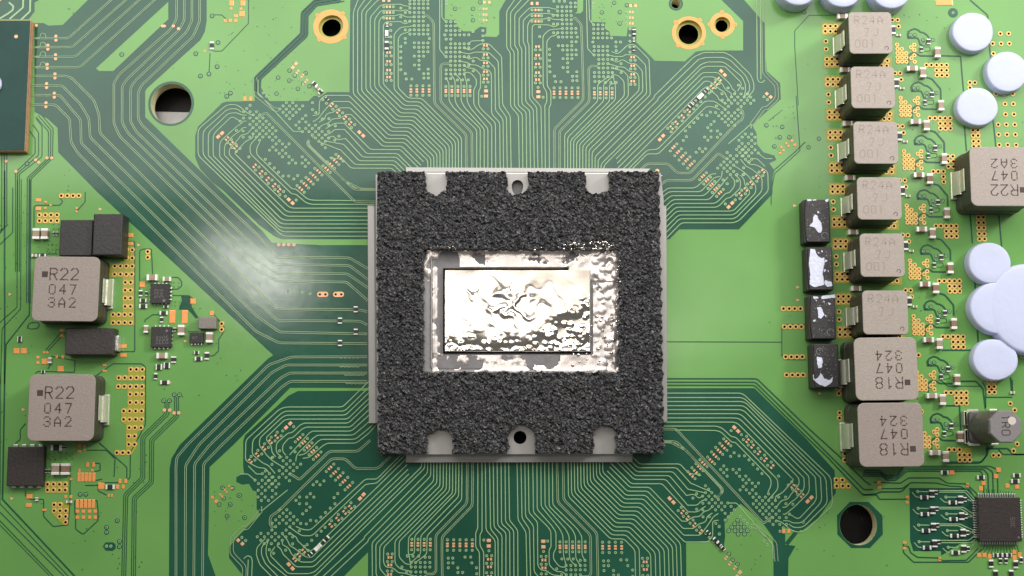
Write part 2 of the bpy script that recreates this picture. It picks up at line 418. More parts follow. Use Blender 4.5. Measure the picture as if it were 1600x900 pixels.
def vias2(o):
    vias(o, "15:570,625,680;33:745,792;73:608,655,702,745,792;118:608,655,702,745,515;163:563,608,655,702,750;208:517,655,702,750;252:565,608,658,705,750;298:658,705,752,798;343:567,610,658,705,752,798;388:617,660,705,752,812;437:755,800;478:617,660,708,755;523:662,708,755,800;516:523;572:710,757,802,525;613:665,710,757;632:525;657:712;705:665,712;693:525;750:714,808,528;796:575,763,808;842:765,810;852:587,643;282:420;383:422")
    vias(o, "37:980;80:980;260:983,1030,1077;303:983,1030,1077;350:983,1030,1077,1124;397:983,1030,1077,1124,1170;440:975,1215,1262;487:988,1035,1080,1127,1215;530:988,1035,1080,1127,1218;575:988,1035,1080,1130;620:1037,1083,1130,1175,1220;665:1037,1083,1130,1268;710:1037,1083,1130,1180,1222;757:992,1040,1087,1135,1178,1270;800:992,1040,1087,1135,1178;850:997,1040;861:1105,1162,1217;303:1362;370:1362;432:1362;492:1362;545:1362")
chip_vias_left(C1); vias2(C3)
# pads and their vias
for y in (72, 132, 192): pads(C1, f"430,{y} 462,{y}", 3.2, 4.2); vias(C1, f"{y}:398,497")
pads(C1, "397,8 452,8", 4.4, 4.6); pads(C1, "1445,25 1497,25", 4.4, 5)
for y in (95, 155, 213): pads(C1, f"1437,{y} 1466,{y}", 3, 4.2); vias(C1, f"{y}:1402")
for y in (549, 640, 733, 805): pads(C1, f"434,{y} 463,{y}", 3, 4); vias(C1, f"{y+35}:425,475")
for y in (475, 569, 657, 748, 823): pads(C1, f"1442,{y} 1472,{y}", 3, 4); vias(C1, f"{y+35}:1435,1483")
vias(C1, "258:470;320:470;385:470;447:470;495:475")
for x in (680, 742, 805, 870): pads(C1, f"{x},932 {x},957", 4.2, 3); vias(C1, f"{895}:{x};{994}:{x}")
for x in (1044, 1107, 1170, 1234, 1296): pads(C1, f"{x},937 {x},960", 4.2, 3); vias(C1, f"902:{x};997:{x}")
pads(C1, "1462,949 1462,1002", 6.4, 5); vias(C1, "905:1460;1005:1418")
for y in (105, 165, 224): pads(C3, f"378,{y} 410,{y}", 3.2, 4.2); vias(C3, f"{y}:342,440")
pads(C3, "340,38 396,38", 4.4, 5.4); pads(C3, "1368,62 1420,62", 4.6, 5.4)
for y in (128, 187, 246): pads(C3, f"1362,{y} 1390,{y}", 3, 4.2); vias(C3, f"{y}:1328")
for y in (487, 577, 668, 758, 831): pads(C3, f"384,{y} 414,{y}", 3, 4); vias(C3, f"{y+34}:377,427")
for y in (597, 686, 776, 848): pads(C3, f"1376,{y} 1405,{y}", 3, 4); vias(C3, f"{y+33}:1368,1414")
for x in (571, 633, 695, 758, 820): pads(C3, f"{x},955 {x},980", 4.2, 3); vias(C3, f"917:{x};1017:{x}")
for x in (991, 1052, 1114, 1176): pads(C3, f"{x},961 {x},986", 4.2, 3); vias(C3, f"922:{x};1022:{x}")
pads(C3, "407,957 407,1010", 6.4, 5); vias(C3, "912:405;1015:456")
# fan 1: k-th trace steps down to the processor
heads = {0: "672,318 640,345 590,350 548,395", 1: "712,268 660,280 575,285 505,355", 2: "670,225 630,250 600,245 580,228 420,230 393,262",
         3: "716,180 625,180 590,155 560,150 530,165 385,168 347,220", 4: "670,130 640,108 620,105 570,120 520,110 370,110 303,200",
         5: "670,68 600,62 580,46 370,50 257,180", 6: "420,-60 330,10 212,130", 7: "330,-60 270,0 168,120", 8: "260,-60 200,0 125,110", 9: "160,-60 130,0 80,130"}
botx = {0: 548, 1: 505, 2: 393, 3: 347, 4: 303, 5: 257, 6: 212, 7: 168, 8: 125, 9: 80}
lv = [158, 196, 235, 272, 312, 350, 388, 427, 465, 503, 543, 580, 620, 658, 693, 735, 772, 810, 850, 887]
xe = [790, 775, 762, 748, 733, 718, 703, 690, 672, 655, 640, 625, 612, 585, 570, 540, 530, 512, 500, 480]
def tail(k):
    y = lv[k]+867; xs = (655-20.6*k) if k < 14 else (260-40*(k-14)); x1 = xe[k]; xv = 1207-32*k
    t = [(xs, y), (x1, y)]
    if xv > x1 and k < 12: t += [(xv, y+(xv-x1)*.985), (xv, 1850)]
    else: t += [(x1+200, y+200)]
    return t
for k in range(10):
    h = [tuple(float(c) for c in t.split(',')) for t in heads[k].split()]
    t = tail(k); xs, y = t[0]; x = botx[k]
    trace(C1, h+[(x, y-(xs-x))]+t, 5)
NW = {10: "725,605 760,603 790,590 795,450 850,395 1050,395", 11: "725,670 780,640 850,550 930,460 1070,460", 12: "790,675 850,640 860,600 890,580 940,570 1000,525 1075,525",
      13: "790,735 830,700 880,690 930,640 1010,635 1070,595 1100,595", 14: "860,740 900,720 950,685 1035,685", 15: "860,805 910,790 950,750 1050,750",
      16: "890,840 930,815 985,860 1060,845", 17: "860,870 960,890 1040,905", 18: "790,880 900,920 1000,960", 19: "900,1040 960,1055"}
for k in range(10, 20):
    h = [tuple(float(c) for c in t.split(',')) for t in NW[k].split()]
    t = [(x+1067, y-600) for x, y in tail(k)]      # C1 -> C5 frame
    xs, y = t[0]
    h.append((h[-1][0]+6, h[-1][1]))
    hx, hy = h[-1]; d_ = y-hy
    if xs-d_ > hx: h.append((xs-d_, hy))
    trace(C5, h+t, 4)
pair(C1, "815,164 855,166 918,235 925,1080 1255,1405 1258,1850")
pair(C1, "1092,664 1012,666 990,692 990,1062 1314,1380 1320,1850")
trace(C1, "980,-100 980,520 1040,590"); trace(C1, "1003,-100 1003,185 1042,225")
for p in ("1142,772 1195,820 1203,867 1203,1050 1235,1115 1443,1345 1443,1850", "1095,772 1140,840 1140,1055 1175,1120 1402,1340 1402,1850",
          "1048,820 1077,867 1077,1050 1120,1120 1365,1355 1365,1850", "1236,772 1262,867 1266,1060 1300,1125 1482,1340 1482,1850",
          "1240,755 1300,757 1362,830 1362,890 1335,930 1335,1090 1375,1150 1522,1310 1522,1850",
          "1236,683 1270,710 1340,715 1405,775 1405,920 1385,950 1385,1097 1420,1145 1560,1280 1565,1850",
          "1189,637 1270,655 1300,675 1370,680 1440,725 1480,725 1518,765 1520,1187 1605,1280 1610,1850",
          "1236,592 1290,620 1330,600 1380,605 1400,630 1480,632 1555,710 1560,1150 1640,1245 1645,1850",
          "1189,545 1290,565 1340,545 1490,545 1590,640 1600,1120 1675,1225 1685,1850",
          "1236,500 1290,525 1330,510 1380,470 1430,455 1490,455 1625,590 1635,1090 1715,1210 1725,1850",
          "1283,458 1310,428 1430,425"): trace(C1, p, 4)
# centre-right fan
for p in ("610,262 570,285 520,262 360,258 343,280 343,1010 435,1110 447,1850", "650,208 560,205 520,180 480,200 330,200 295,262 295,440 310,475 315,1030 390,1120 405,1850",
          "608,163 550,148 480,143 330,140 250,212 250,440 275,490 275,1060 355,1140 367,1850", "600,96 560,95 520,80 320,80 207,190 207,470 235,510 236,1085 318,1155 327,1850",
          "400,-100 300,10 162,150 162,480 195,520 198,1100 280,1170 287,1850", "320,-100 230,0 118,130 118,500 155,540 158,1105 240,1190 247,1850",
          "220,-100 160,0 77,120 77,500 115,550 118,1108 200,1205 210,1850",
          "655,300 520,313 455,375 457,900 495,960 495,1068 475,1097 480,1850", "612,345 580,375 540,380 495,430 500,900 538,945 538,1090 518,1122 522,1850"): trace(C3, p, 4)
pair(C3, "770,190 790,190 853,255 857,330 874,900 874,1045 574,1345 574,1850"); pair(C3, "1030,690 955,690 930,720 938,1060 628,1370 628,1850")
trace(C3, "905,-100 920,510 985,575"); trace(C3, "930,-100 940,210 980,258")
RV = [(1135, 800, 1025, 1060, 682), (1178, 800, 1087, 1060, 713), (1230, 870, 1148, 1060, 743)]
for vx, vy, x, y, xv in RV: trace(C3, [(vx, vy), (x, 880), (x, y-5), (xv, y+(x-xv)), (xv, 1850)], 4)
for p, xv in (("1180,757 1200,860 1210,900 1210,1040", 775), ("1180,780 1235,785 1300,850 1303,1000", 806), ("1180,715 1290,740 1340,790 1345,1005", 838),
              ("1130,665 1250,700 1300,700 1360,750 1430,755 1455,800 1455,945", 870), ("1175,620 1220,655 1285,620 1350,662 1420,665 1490,740 1495,955", 903),
              ("1130,575 1210,592 1290,590 1310,572 1420,575 1525,680 1535,975", 935), ("1170,540 1225,562 1260,545 1340,468 1410,468 1560,620 1573,990", 967)):
    h = [tuple(float(c) for c in t.split(',')) for t in p.split()]; x, y = h[-1]
    trace(C3, h+[(xv, y+(x-xv)*.985), (xv, 1850)], 4)
# north-east fan
NE = [("1110,430 1185,340 1185,270 1150,180 960,-10 880,-51 660,-51 560,-5 148,400 145,420", 998), ("1085,410 1140,350 1140,280 1100,190 940,30 870,0 690,0 610,20 185,430 185,445", 1030),
      ("1080,410 1098,350 1095,275 1060,200 900,70 860,48 700,48 630,75", 1060), ("1015,350 1055,290 1050,260 890,100 860,93 690,93 640,110", 1090),
      ("985,380 1000,360 960,330 940,280 820,165 800,158 650,158", 0), ("950,410 950,370 890,340 860,280 790,215 760,203 660,203", 0),
      ("950,470 900,410 880,360 840,340 740,260 700,245 670,250", 0), ("890,485 820,440 810,410 710,315 690,308 660,325", 0)]
for p, xv in NE:
    h = [tuple(float(c) for c in t.split(',')) for t in p.split()]; x, y = h[-1]
    if xv: X = xv-1467; h += [(X, y+(x-X)), (X, 2117)]
    else: h += [(x-900, y+900)]
    trace(C8, h, 4)
trace(C8, "890,540 850,510 770,455 690,455 660,470 185,955 75,965 -260,1300", 4); trace(C8, "830,545 755,512 690,512 190,1005 75,1005 -220,1300", 4)
pair(C8, "1040,530 1072,565 1072,640 1000,690 520,1205 390,1205 290,1108 70,1108 -60,1230")
pair(C9, "912,165 820,104 805,108 540,380 270,380 150,490")
pair(C8, "1160,700 1285,530 1320,530 1425,430 1420,290 1290,160 1280,-900", sep=5)
trace(C8, "920,900 1160,690 1155,740", rot=True)
trace(C8, "1300,235 1270,265 1235,255 1220,220 1212,-900"); trace(C8, "1258,228 1250,-900")
bundle(C8, "1228,-900 1228,-700", "1400,-900 1400,-700", 2)
NE2 = ["790,310 730,318 600,440 560,460 290,460 165,560 60,680", "830,340 770,352 650,480 620,498 300,498 165,610 60,720", "855,280 850,345 700,510 660,540 320,540 160,680 60,790", "915,345 740,560 710,580 340,580 170,740 60,850",
       "950,340 985,380 985,440 930,510 890,515 810,600 770,620 350,620 60,900", "985,320 1045,370 1045,460 940,560 900,565 830,640 790,660 370,660 60,970", "1045,325 1085,370 1090,430 1140,490 1140,520 980,690 940,700 380,700 60,1020",
       "975,225 1080,290 1140,350 1150,370 1205,430 1205,510 1000,720 960,740 400,740 60,1080", "1045,160 1110,240 1160,260 1270,350 1270,490 1010,760 970,780 410,780 60,1140", "1105,170 1140,215 1200,215 1250,240 1330,290 1335,490 1030,800 970,822 430,822 60,1200"]
for p in NE2: trace(C9, p, 5)
trace(C9, "1170,155 1220,155 1300,235"); trace(C9, "1230,95 1300,155 1375,155")
lattice(C8, "930,395 1100,345 1195,440 1100,530 1000,700 900,760 850,650 780,570 860,520", (1018, 478), (33.5, 33), (33, -32.5), .93)
lattice(C8, "730,690 800,650 890,740 800,850 600,910 690,740", (738, 765), (33.5, 33), (33, -32.5), .7)
lattice(C8, "1160,740 1225,800 1200,900 1280,1000 1160,1090 1060,1050 1000,920 1020,860", (1128, 765), (33.5, 33), (33, -32.5), .85)
lattice(C9, "920,10 1090,60 1150,110 1000,250 1090,320 930,330 850,240 760,290 740,250 860,170 900,90", (972, 25), (33.5, 33), (33, -32.5), .88)
for x, y in ((733, 570), (695, 605), (642, 598), (600, 635), (558, 680), (515, 722), (472, 765), (482, 825), (450, 865), (1025, 288), (1067, 322), (915, 318), (853, 378), (855, 445), (795, 505), (718, 370), (677, 412), (632, 460), (592, 500), (557, 537)): via(C8, x, y)
for x, y in ((618, 50), (583, 88), (682, 50), (650, 80), (865, 375), (907, 415), (1012, 385), (1080, 318), (1078, 250), (1137, 185)): via(C9, x, y)
pads(C8, "845,142 882,182", 5, 6, 45); pads(C8, "240,815 205,855", 5, 6, -45)
for x, y in ((828, 226), (790, 270), (748, 308), (505, 555), (443, 615), (380, 680), (328, 730)):
    pads(C8, f"{x-10},{y-11} {x+11},{y+12}", 2.8, 3.8, -45); via(C8, x-40, y+8); via(C8, x-5, y+45)
for x, y in ((348, 35), (395, 85), (440, 130), (485, 170), (530, 215), (655, 335), (698, 380), (743, 425), (787, 468), (832, 508)):
    pads(C9, f"{x-10},{y+9} {x+10},{y-9}", 2.8, 4.2, 45); via(C9, x-34, y+38); via(C9, x+34, y-34)
for x, y in ((1282, 285), (1220, 345), (1160, 410), (1100, 475), (1045, 525)):
    pads(C9, f"{x-10},{y-12} {x+11},{y+12}", 2.8, 3.8, -45); via(C9, x-42, y+8); via(C9, x-4, y+44)
pads(C9, "960,615 922,657", 5, 6, -45); via(C9, 990, 583); via(C9, 888, 625)
pads(C8, "1320,378 1360,412", 5, 5, 45); via(C8, 1290, 410); via(C8, 1327, 440)
# north-west fans
pair(C5, "122,210 128,385 325,545 375,545", 5); 
trace(C5, "155,230 155,370 525,772 612,772")
pair(C5, "140,640 225,582 245,582 760,1100 1160,1500 1600,1500")
pair(C5, "735,820 670,880 670,910 1060,1290 1220,1370 1500,1372 1640,1372")
pair(C6, "1340,410 1275,480 1290,520 1620,850 1760,975 1990,980", 2.4)
NWB = ["705,205 650,185 540,92 430,92 130,350", "580,170 540,135 440,135 182,370", "635,200 580,200 540,178 450,178 237,385", "570,265 500,222 470,225 288,400",
       "635,265 610,262 570,295 520,330 355,480", "635,330 600,330 550,380 500,410 405,510", "700,330 640,400 580,405 550,450 455,555", "705,395 700,440 630,470 520,590"]
vx_ = [130, 182, 237, 288, 355, 405, 455, 512]; vy_ = [620, 618, 615, 612, 620, 615, 615, 600]
ly_ = [795, 750, 710, 668, 628, 587, 545, 503]; lx_ = [610, 600, 590, 595, 610, 640, 660, 690]
for k in range(8):
    h = [tuple(float(c) for c in t.split(',')) for t in NWB[k].split()]
    X, Y = lx_[k]+400, ly_[k]+667; dgn = Y-X
    h += [(vx_[k], vy_[k])]
    y45 = vx_[k]+dgn
    if y45 > vy_[k]: h += [(vx_[k]+ (y45-vy_[k])*.30, vy_[k]+(y45-vy_[k])*1.0)]
    h += [(X, Y), (1990, Y)]
    trace(C6, h, 7)
trace(C6, "775,400 672,510 672,600 1105,1020 1150,1024 1250,1110 1310,1130 1990,1130", 5); trace(C6, "775,480 740,545 740,610 1110,968 1150,970 1270,1075 1330,1087 1990,1092", 5)
lattice(C6, "600,110 680,80 760,150 1010,400 930,480 820,430 760,510 700,420 690,350 560,270", (672, 165), (33.5, 33), (-34, 33), .92)
lattice(C6, "850,580 950,470 1060,450 1110,520 1100,620 1040,620", (943, 500), (33.5, 33), (-34, 33), .85)
for x, y in ((1010, 635), (1078, 633), (1112, 667), (1078, 700), (1147, 700), (1215, 635), (1250, 668), (1215, 700), (1283, 700), (1248, 735), (1168, 830), (1128, 865), (1075, 835), (1015, 835), (968, 795), (925, 750), (878, 705), (832, 660), (660, 635), (600, 430), (670, 430), (530, 360), (600, 365)): via(C6, x, y)
lattice(C5, "400,500 460,460 640,490 590,560 480,660 370,540", (450, 538), (34, 33.5), (-34, 33.5), .95)
lattice(C5, "490,690 650,590 700,660 800,730 900,830 880,960 800,930 690,820 560,740", (652, 672), (34, 33.5), (-34, 33.5), .95)
for x, y in ((722, 472), (722, 543), (757, 575), (790, 400), (833, 440), (868, 477), (210, 370), (245, 405), (825, 640), (893, 638), (892, 705), (960, 712), (890, 770), (997, 820), (955, 862)): via(C5, x, y)
pads(C5, "550,65 517,105", 5, 6, -45); pads(C5, "1210,778 1250,815", 5, 6, 45)
for x, y in ((567, 150), (618, 190), (657, 245)): pads(C5, f"{x+9},{y-11} {x-9},{y+11}", 2.8, 3.8, 45); via(C5, x-30, y+36)
for x, y in ((922, 495), (990, 563), (1060, 628), (1115, 685)): pads(C5, f"{x+10},{y-12} {x-10},{y+12}", 2.8, 3.8, 45); via(C5, x+46, y+14); via(C5, x+12, y+45)
pads(C6, "380,388 340,425", 5, 6.5, -45)
for x, y in ((432, 444), (480, 495), (522, 535), (720, 729), (787, 797), (855, 865), (923, 930), (975, 984)): pads(C6, f"{x+11},{y-12} {x-11},{y+12}", 2.8, 3.8, 45); via(C6, x+46, y+12); via(C6, x+8, y+44)
for x, y in ((1385, 787), (1340, 837), (1293, 882), (1245, 922), (1200, 967), (1605, 642), (1560, 680), (1515, 720), (1470, 760)):
    pads(C6, f"{x-12},{y-11} {x+12},{y+11}", 2.8, 4.2, -45); via(C6, x-38, y-32); via(C6, x+36, y+36)
pads(C6, "1075,1079 1115,1117", 5, 6, 45); via(C6, 1040, 1045); via(C6, 1152, 1085)
# ------------------------------------------------- long differential pairs on the west side (not mirrored)
GA = [("55,60 107,60 174,0 240,-60", 0), ("55,74 113,74 197,0 260,-60", 0), ("55,89 118,89 218,0 280,-60", 0), ("55,105.5 125,105.5 242,0 300,-60", 0)]
for p, _ in GA: pair(I1, p, rot=False)
for p in ("50,119 103,119 112,122 147,157 155,180 156,208 400,452 434,483 560,484 574,487", "50,134 97,134 125,162 139,185 141,215 400,470 434,501 563,502 574,508",
          "50,149 94,149 111,170 126,187 127,224 400,493 437,519 574,522", "50,164 87,164 109,186 111,222 122,240 400,518 436,536 574,537",
          "276,-60 276,30 267,46 187,116 178,130 178,193 187,213 399,421 433,439 542,441 575,470", "288,-60 288,32 280,47 198,125 191,135 191,192 200,208 400,406.7 435,427.5 543,428 575,450",
          "300,-60 300,32 292,50 210,128 204,138 204,190 213,206 400,388 430,413 546,415 575,437", "312,-60 312,34 302,57 221,134 216,145 216,186 223,197 401,366 433,402 546,403 575,420"):
    pair(I1, p, rot=False, sep=2.6)
for p in ("574,557.5 455,558 420,570 293,695 276,715 275,730 275,960", "574,570.5 447,570.5 425,582 311,695 290,727 289,960", "574,583 452,583 437,592 328,695 304,725 302.5,960", "574,596 453,596 440,605 347,695 318,725 316,960"):
    pair(I1, p, rot=False, sep=2.6)
for s_ in ("466,557", "466,571", "474,584", "476,597"):      # small wiggles close to the processor
    x, y = (float(c) for c in s_.split(','))
    trace(I1, [(x+64+i*3.2, y+1.5+(1.6 if i % 2 else 0)) for i in range(11)], 1, False, 1.1, tp)
for p in ("50,60 62,60 64,53 68,52 71,54 72,60", "50,74 62,74 64,67 68,66 71,68 72,74", "50,89 62,89 64,82 68,81 71,83 72,89", "50,105 62,105 64,98 68,97 71,99 72,105"): trace(I1, p, 1.2, False, 1.1)
for x, y in ((87.5, 60), (75, 74), (87, 89), (74, 104), (86, 119), (73, 134), (85, 149), (72, 164)):
    for d_ in (-3.2, 3.2):
        q = P(x, y+d_); pad.ring(q, 0, 2.7, ZT+.3, 9, .3)
for x, y in ((55.7, 250), (60.7, 254), (73.5, 247), (81, 247), (10, 252), (25, 268), (257, 41), (271, 41), (279, 45), (254, 41), (27, 57), (0, 0), (57, 40)):
    pad.ring(P(x, y), 0, 2.7, ZT+.3, 9, .3)
for x, y in ((256.7, 641), (265, 641), (272, 645.3), (279.3, 645.3), (264, 598)): pad.ring(P(x, y), 0, 2.8, ZT+.1, 9, .3)
for x, y in ((435.3, 382.7), (443.3, 382.7), (451, 382.7), (459.3, 382.7)): pinkpad.ring(P(x, y), 0, 3.0, .75, 10, .3)
vias(Q2, "465:150;470:190,217;477:253", False)
# chip corner
for p in ("-20,12 14,-18", "-10,35 12,22 20,16 21,10 14,4", "15,30 36,12 37,-20", "33,31 47,18 48,-20"): trace(I1, p, 1, False, 3.0)

# ------------------------------------------------- gaps drawn in the copper pours
bundle(I1, "398,142 398,121 470,52 471,20 491,1 530,-6", "405,146 405,126 480,57 481,25 495,9 538,2", 3, 3, False, 2.2, gp)
for p in ("590,130 350,130 228,262 228,400 258,900",): gap(V7, p, 1.1)
gap(R4, "132,450 150,705 30,815 15,900 15,960", 1.3)
gap(C9, "1400,270 1600,95 1720,-20", 1.6); gap(C8, "1465,560 1340,660", 1.0)
gap(I1, "1040,534 1221,534.5", 1.3); gap(Q4, "65,760 80,785 180,787", 1.2); gap(Q4, "65,770 65,635 75,620 175,622", 1.2)
for p in ("145,12 1085,12 1600,510 1970,845 2220,1090 2270,1120", "145,48 1070,48 1590,560 1900,870 2200,1170 2290,1165", "145,80 1060,80 1570,590 1830,840 2190,1225 2330,1210 2370,1190 2590,1190 2660,1120"):
    gap((1020, 590, 6.6667), p, 2.2, 4)
for k in range(4):
    gap(T4, f"{450-3*k},{405+9*k} {520+4*k},{405+9*k} {552+2*k},{428+8*k} {602-1*k},{428+8*k} {640+4*k},{385+8*k} {1040-14*k},{385+8*k} {1075-22*k},{400+12*k} {1078-22*k},530", 1.7)
for p in ("495,460 620,465 660,440 800,440 840,465 930,468 985,520", "520,490 630,490 670,462 790,464 850,478 905,480 970,540", "445,520 510,520 522,540 650,540", "660,490 925,490 985,545",
          "635,745 635,790 682,835 940,835 1000,775", "640,760 660,762 668,790 700,812 800,815 815,828 930,826 985,770", "1005,-10 1020,20 1020,110", "1080,305 1100,330 1230,330", "840,372 990,372 1030,330 1030,290",
          "1145,-20 1145,40", "1020,62 1145,62"): gap(T4, p, 1.8)
gap(T4, "800,-30 840,10 1000,10", 1.2)
for p in ("740,0 890,130 905,400 915,480 930,780", "490,475 660,480 672,640 685,780"): gap(V1, p, 2.2)
gap(V2, "690,240 710,470", 2.2); gap(V2, "935,190 960,430", 2.0); gap(V3, "740,190 760,440", 2.2); gap(V3, "985,200 1010,470", 2.2); gap(V3, "780,770 785,830", 2.2)
gap(V4, "800,340 810,470 760,530 500,530", 2.4); gap(V4, "1085,760 1095,880", 2.2); gap(V4, "660,795 790,795 850,860 870,1030", 2.4); gap(V4, "985,390 1040,460", 3)
gap(V5, "530,185 650,185 660,400", 2.4); gap(V5, "560,665 840,665 880,610 880,540", 2.2); gap(V5, "890,550 1060,550 1110,600 1200,600", 2.2)
for p in ("1165,-20 1165,110 1040,240 1000,240", "985,250 980,345", "1000,70 1040,70 1065,95"): gap(R1, p, 1.5)
for p in ("585,232 632,232 632,748 560,748", "655,500 655,275 670,267 710,267 716,385", "450,862 530,805 665,805 682,820 682,1090 612,1220 610,1340 590,1352", "310,655 225,745", "295,650 215,740", "160,165 160,70 170,62 280,62 295,45 280,25",
          "800,400 835,400 852,420 852,440 835,455 800,455", "805,485 885,485 905,500", "680,610 680,600 715,575 750,575", "1000,570 1050,630 1050,655 1025,690 1025,745 1000,768 975,768", "880,655 930,655", "165,850 180,840 350,845 352,790 240,770",
          "360,90 400,45 400,0", "130,640 130,625 145,612 180,612 185,625 175,640 140,642 130,635", "155,290 270,290", "240,800 225,830"): gap(Q1, p, 1.5)
for p in ("120,185 95,215 95,260 70,280", "400,310 500,310 540,350 535,435", "465,275 595,390 595,450", "390,455 450,452 480,445", "400,475 455,475 480,462 560,462", "330,380 328,560 320,660 250,668 205,620 205,540 140,540 120,525 120,500",
          "355,610 355,680 390,705 460,640 460,590 455,545 350,545 352,610", "460,470 460,500 500,520", "440,370 470,372 470,405 445,410"): gap(T1, p, 1.5)
for p in ("783,85 783,140 670,250 670,440 590,520 578,1000", "828,60 828,150 712,262 710,460 630,535 625,1000"): 
    q = cv(T1, p)
    for d_ in (-3, 0, 3): gp.ribbon(fillet(offset(q, d_), 3, 3), 1.2, .45, .1)
for x in (0, 1, 2):
    gap((0, 180, 4.09), f"{100+12*x},1000 {100+12*x},{365+6*x} {225+22*x},{245+10*x} {225+22*x},{150-40*x} {190+20*x},{100-40*x}", 1.3)
for x in (0, 1, 2):
    gap((0, 180, 4.09), f"{170+12*x},1200 {175+12*x},{400+4*x} {310+13*x},{270+2*x} {310+15*x},{105-10*x} {230+14*x},{10-10*x}", 1.3)
for x in (0, 1, 2): gap((0, 180, 4.09), f"{12+16*x},225 {12+16*x},{740-16*x} -30,{790-16*x}", 1.4)
gap(T1, "22,-1000 22,-330 22,0 12,540 350,900 420,970", 2.4); gap(T1, "4,-40 0,560 330,910", 1.2); gap(T1, "-10,590 300,900 360,960", 1.3); gap(T1, "-10,630 250,900 300,950", 1.3); gap(T1, "-10,650 235,900", 1.0)
gap(Q1, "140,-60 138,575 28,715 22,900", 2.0); gap(Q1, "82,-60 80,540 -10,620", 1.2); gap(Q1, "60,-20 60,190 -10,255", 1.5); gap(Q1, "100,-60 97,548 10,640 3,900", 1.2)
for x, y in ((500, 760), (520, 760)): via(T1, x, y, False)
dk2 = Mesh()
dk2.poly(cv(T1, "483,760 495,742 530,742 542,752 542,772 528,782 495,780"), .46)
for e in EX[1:2]: pass
# dark rings round isolated vias in the pours
def ringvia(o, x, y, r=3.6):
    q = cv(o, [(x, y)])[0]; gp.ring(q, 2.2, r, .44, 12, .1); va.ring(q, 1.0, 2.2, .46, 9, .2); vahole.disc(q, 1.1, .72, 8)
for x, y in ((1022, 200), (1018, 313), (980, 347), (940, 357), (918, 252), (571, 256), (995, 75), (1080, 437), (1063, 452), (127, 767)): ringvia(R1, x, y, 4)
for x, y in ((376, 517), (403, 517), (550, 640), (500, 672), (500, 695), (560, 738), (560, 762), (768, 78), (795, 78), (817, 50), (842, 50), (1080, 565), (1065, 620), (1147, 627), (1120, 522)): ringvia(T1, x, y, 3.6)
for x, y in ((1140, 92), (1327, 92), (1327, 212), (1402, 25)): ringvia(C1, x, y, 3.6)
for x, y in ((1070, 130), (1255, 128), (1255, 246), (1330, 55), (1197, 30)): ringvia(C3, x, y, 3.6)
for x, y in ((365, 208), (480, 240), (570, 325), (348, 375), (483, 135), (537, 188), (650, 162), (625, 272), (690, 300)): ringvia(C5, x, y, 3.6)
for x, y in ((1317, 705), (1482, 722), (1455, 830), (1556, 830), (1400, 925)): ringvia(C8, x, y, 3.6)
for x, y in ((585, 480), (690, 485), (765, 560), (598, 590), (550, 655), (665, 655), (632, 775), (815, 790)): ringvia((260, 690, 6.6667), x, y, 3.6)
for x, y in ((170, 58), (1035, 618), (520, 80), (190, 690), (238, 650)): ringvia(R4 if x != 1035 else T4, x, y, 3.4)
gp.ring(P(1489, 20), 0, 8, .40, 16, .1); ringvia(I1, 1489, 20, 4)
for i in range(4):
    yy = 147*i
    if i < 3:
        trace(Z6, f"375,{150+yy} {620-30*i},{150+yy} 690,{225+yy-8*i}", 2, False); trace(Z6, f"375,{164+yy} {605-30*i},{164+yy} 685,{250+yy-8*i}", 2, False)
    else:
        trace(Z6, "395,587 640,587 690,545", 2, False); trace(Z6, "395,608 655,608 700,575", 2, False)
    trace(Z6, f"{190+4*i},{158+yy} 300,{160+yy}", 2, False); trace(Z6, f"{140+6*i},{165+yy} {175+6*i},{205+yy} 225,{210+yy}", 2, False)
    trace(Z6, f"{435+8*i},{207+yy} 545,{208+yy}", 2, False); trace(Z6, f"{385+8*i},{215+yy} {425+8*i},{252+yy} 470,{255+yy}", 2, False)
    trace(Z6, f"625,{228+yy} 645,{235+yy} 690,{260+yy*.8}", 2, False)
    via(Z6, 190+4*i, 158+yy, False); via(Z6, 437+7*i, 207+yy, False)
for k in range(13):
    gap(Z6, f"{790+22*k},605 {790+22*k-4*(6-k)},{660+((k*37)%30)} {790+22*k-9*(6-k)},{690+((k*53)%40)}", .9)
    gap(Z6, f"{760+22*k},205 {760+22*k+3*(k-6)},{165-((k*37)%40)}", .8)
gap(I1, '1256,816 1229,850', 6); ringvia(I1, 1255, 816, 4)
# tiny tented vias scattered over the pours
dots = Mesh()
zones = [(335, 10, 470, 110, 26), (330, 100, 395, 150, 10), (240, 20, 300, 140, 4), (70, 5, 140, 35, 5), (1225, 50, 1290, 300, 4), (1050, 380, 1240, 600, 2), (90, 250, 130, 300, 5), (0, 300, 50, 560, 30),
         (200, 480, 420, 620, 16), (0, 560, 40, 700, 8), (180, 700, 260, 890, 14), (60, 780, 190, 890, 14), (330, 760, 400, 830, 14), (1225, 780, 1400, 890, 12), (700, 5, 775, 40, 14), (930, 5, 990, 40, 14), (420, 120, 490, 155, 12),
         (1190, 160, 1250, 240, 16), (1400, 20, 1490, 60, 10), (60, 380, 95, 398, 10), (75, 705, 110, 720, 12), (1140, 800, 1210, 890, 16), (1590, 100, 1600, 400, 6), (1420, 60, 1500, 700, 30)]
for x0, y0, x1, y1, n in zones:
    for _ in range(n): dots.disc(P(rnd.uniform(x0, x1), rnd.uniform(y0, y1)), rnd.uniform(.7, 1.0), .62, 7)
for x0, y0, dx_, dy_, nx, ny in ((76, 383, 6, 7, 5, 2), (84, 351, 8, 7, 5, 2), (77, 709, 9, 8, 5, 2), (77, 745, 9, 8, 4, 1), (272, 442, 7, 6, 2, 2), (274, 472, 7, 6, 2, 2)):
    for i in range(nx):
        for j in range(ny): dots.disc(P(x0+i*dx_, y0+j*dy_), .9, .62, 7)

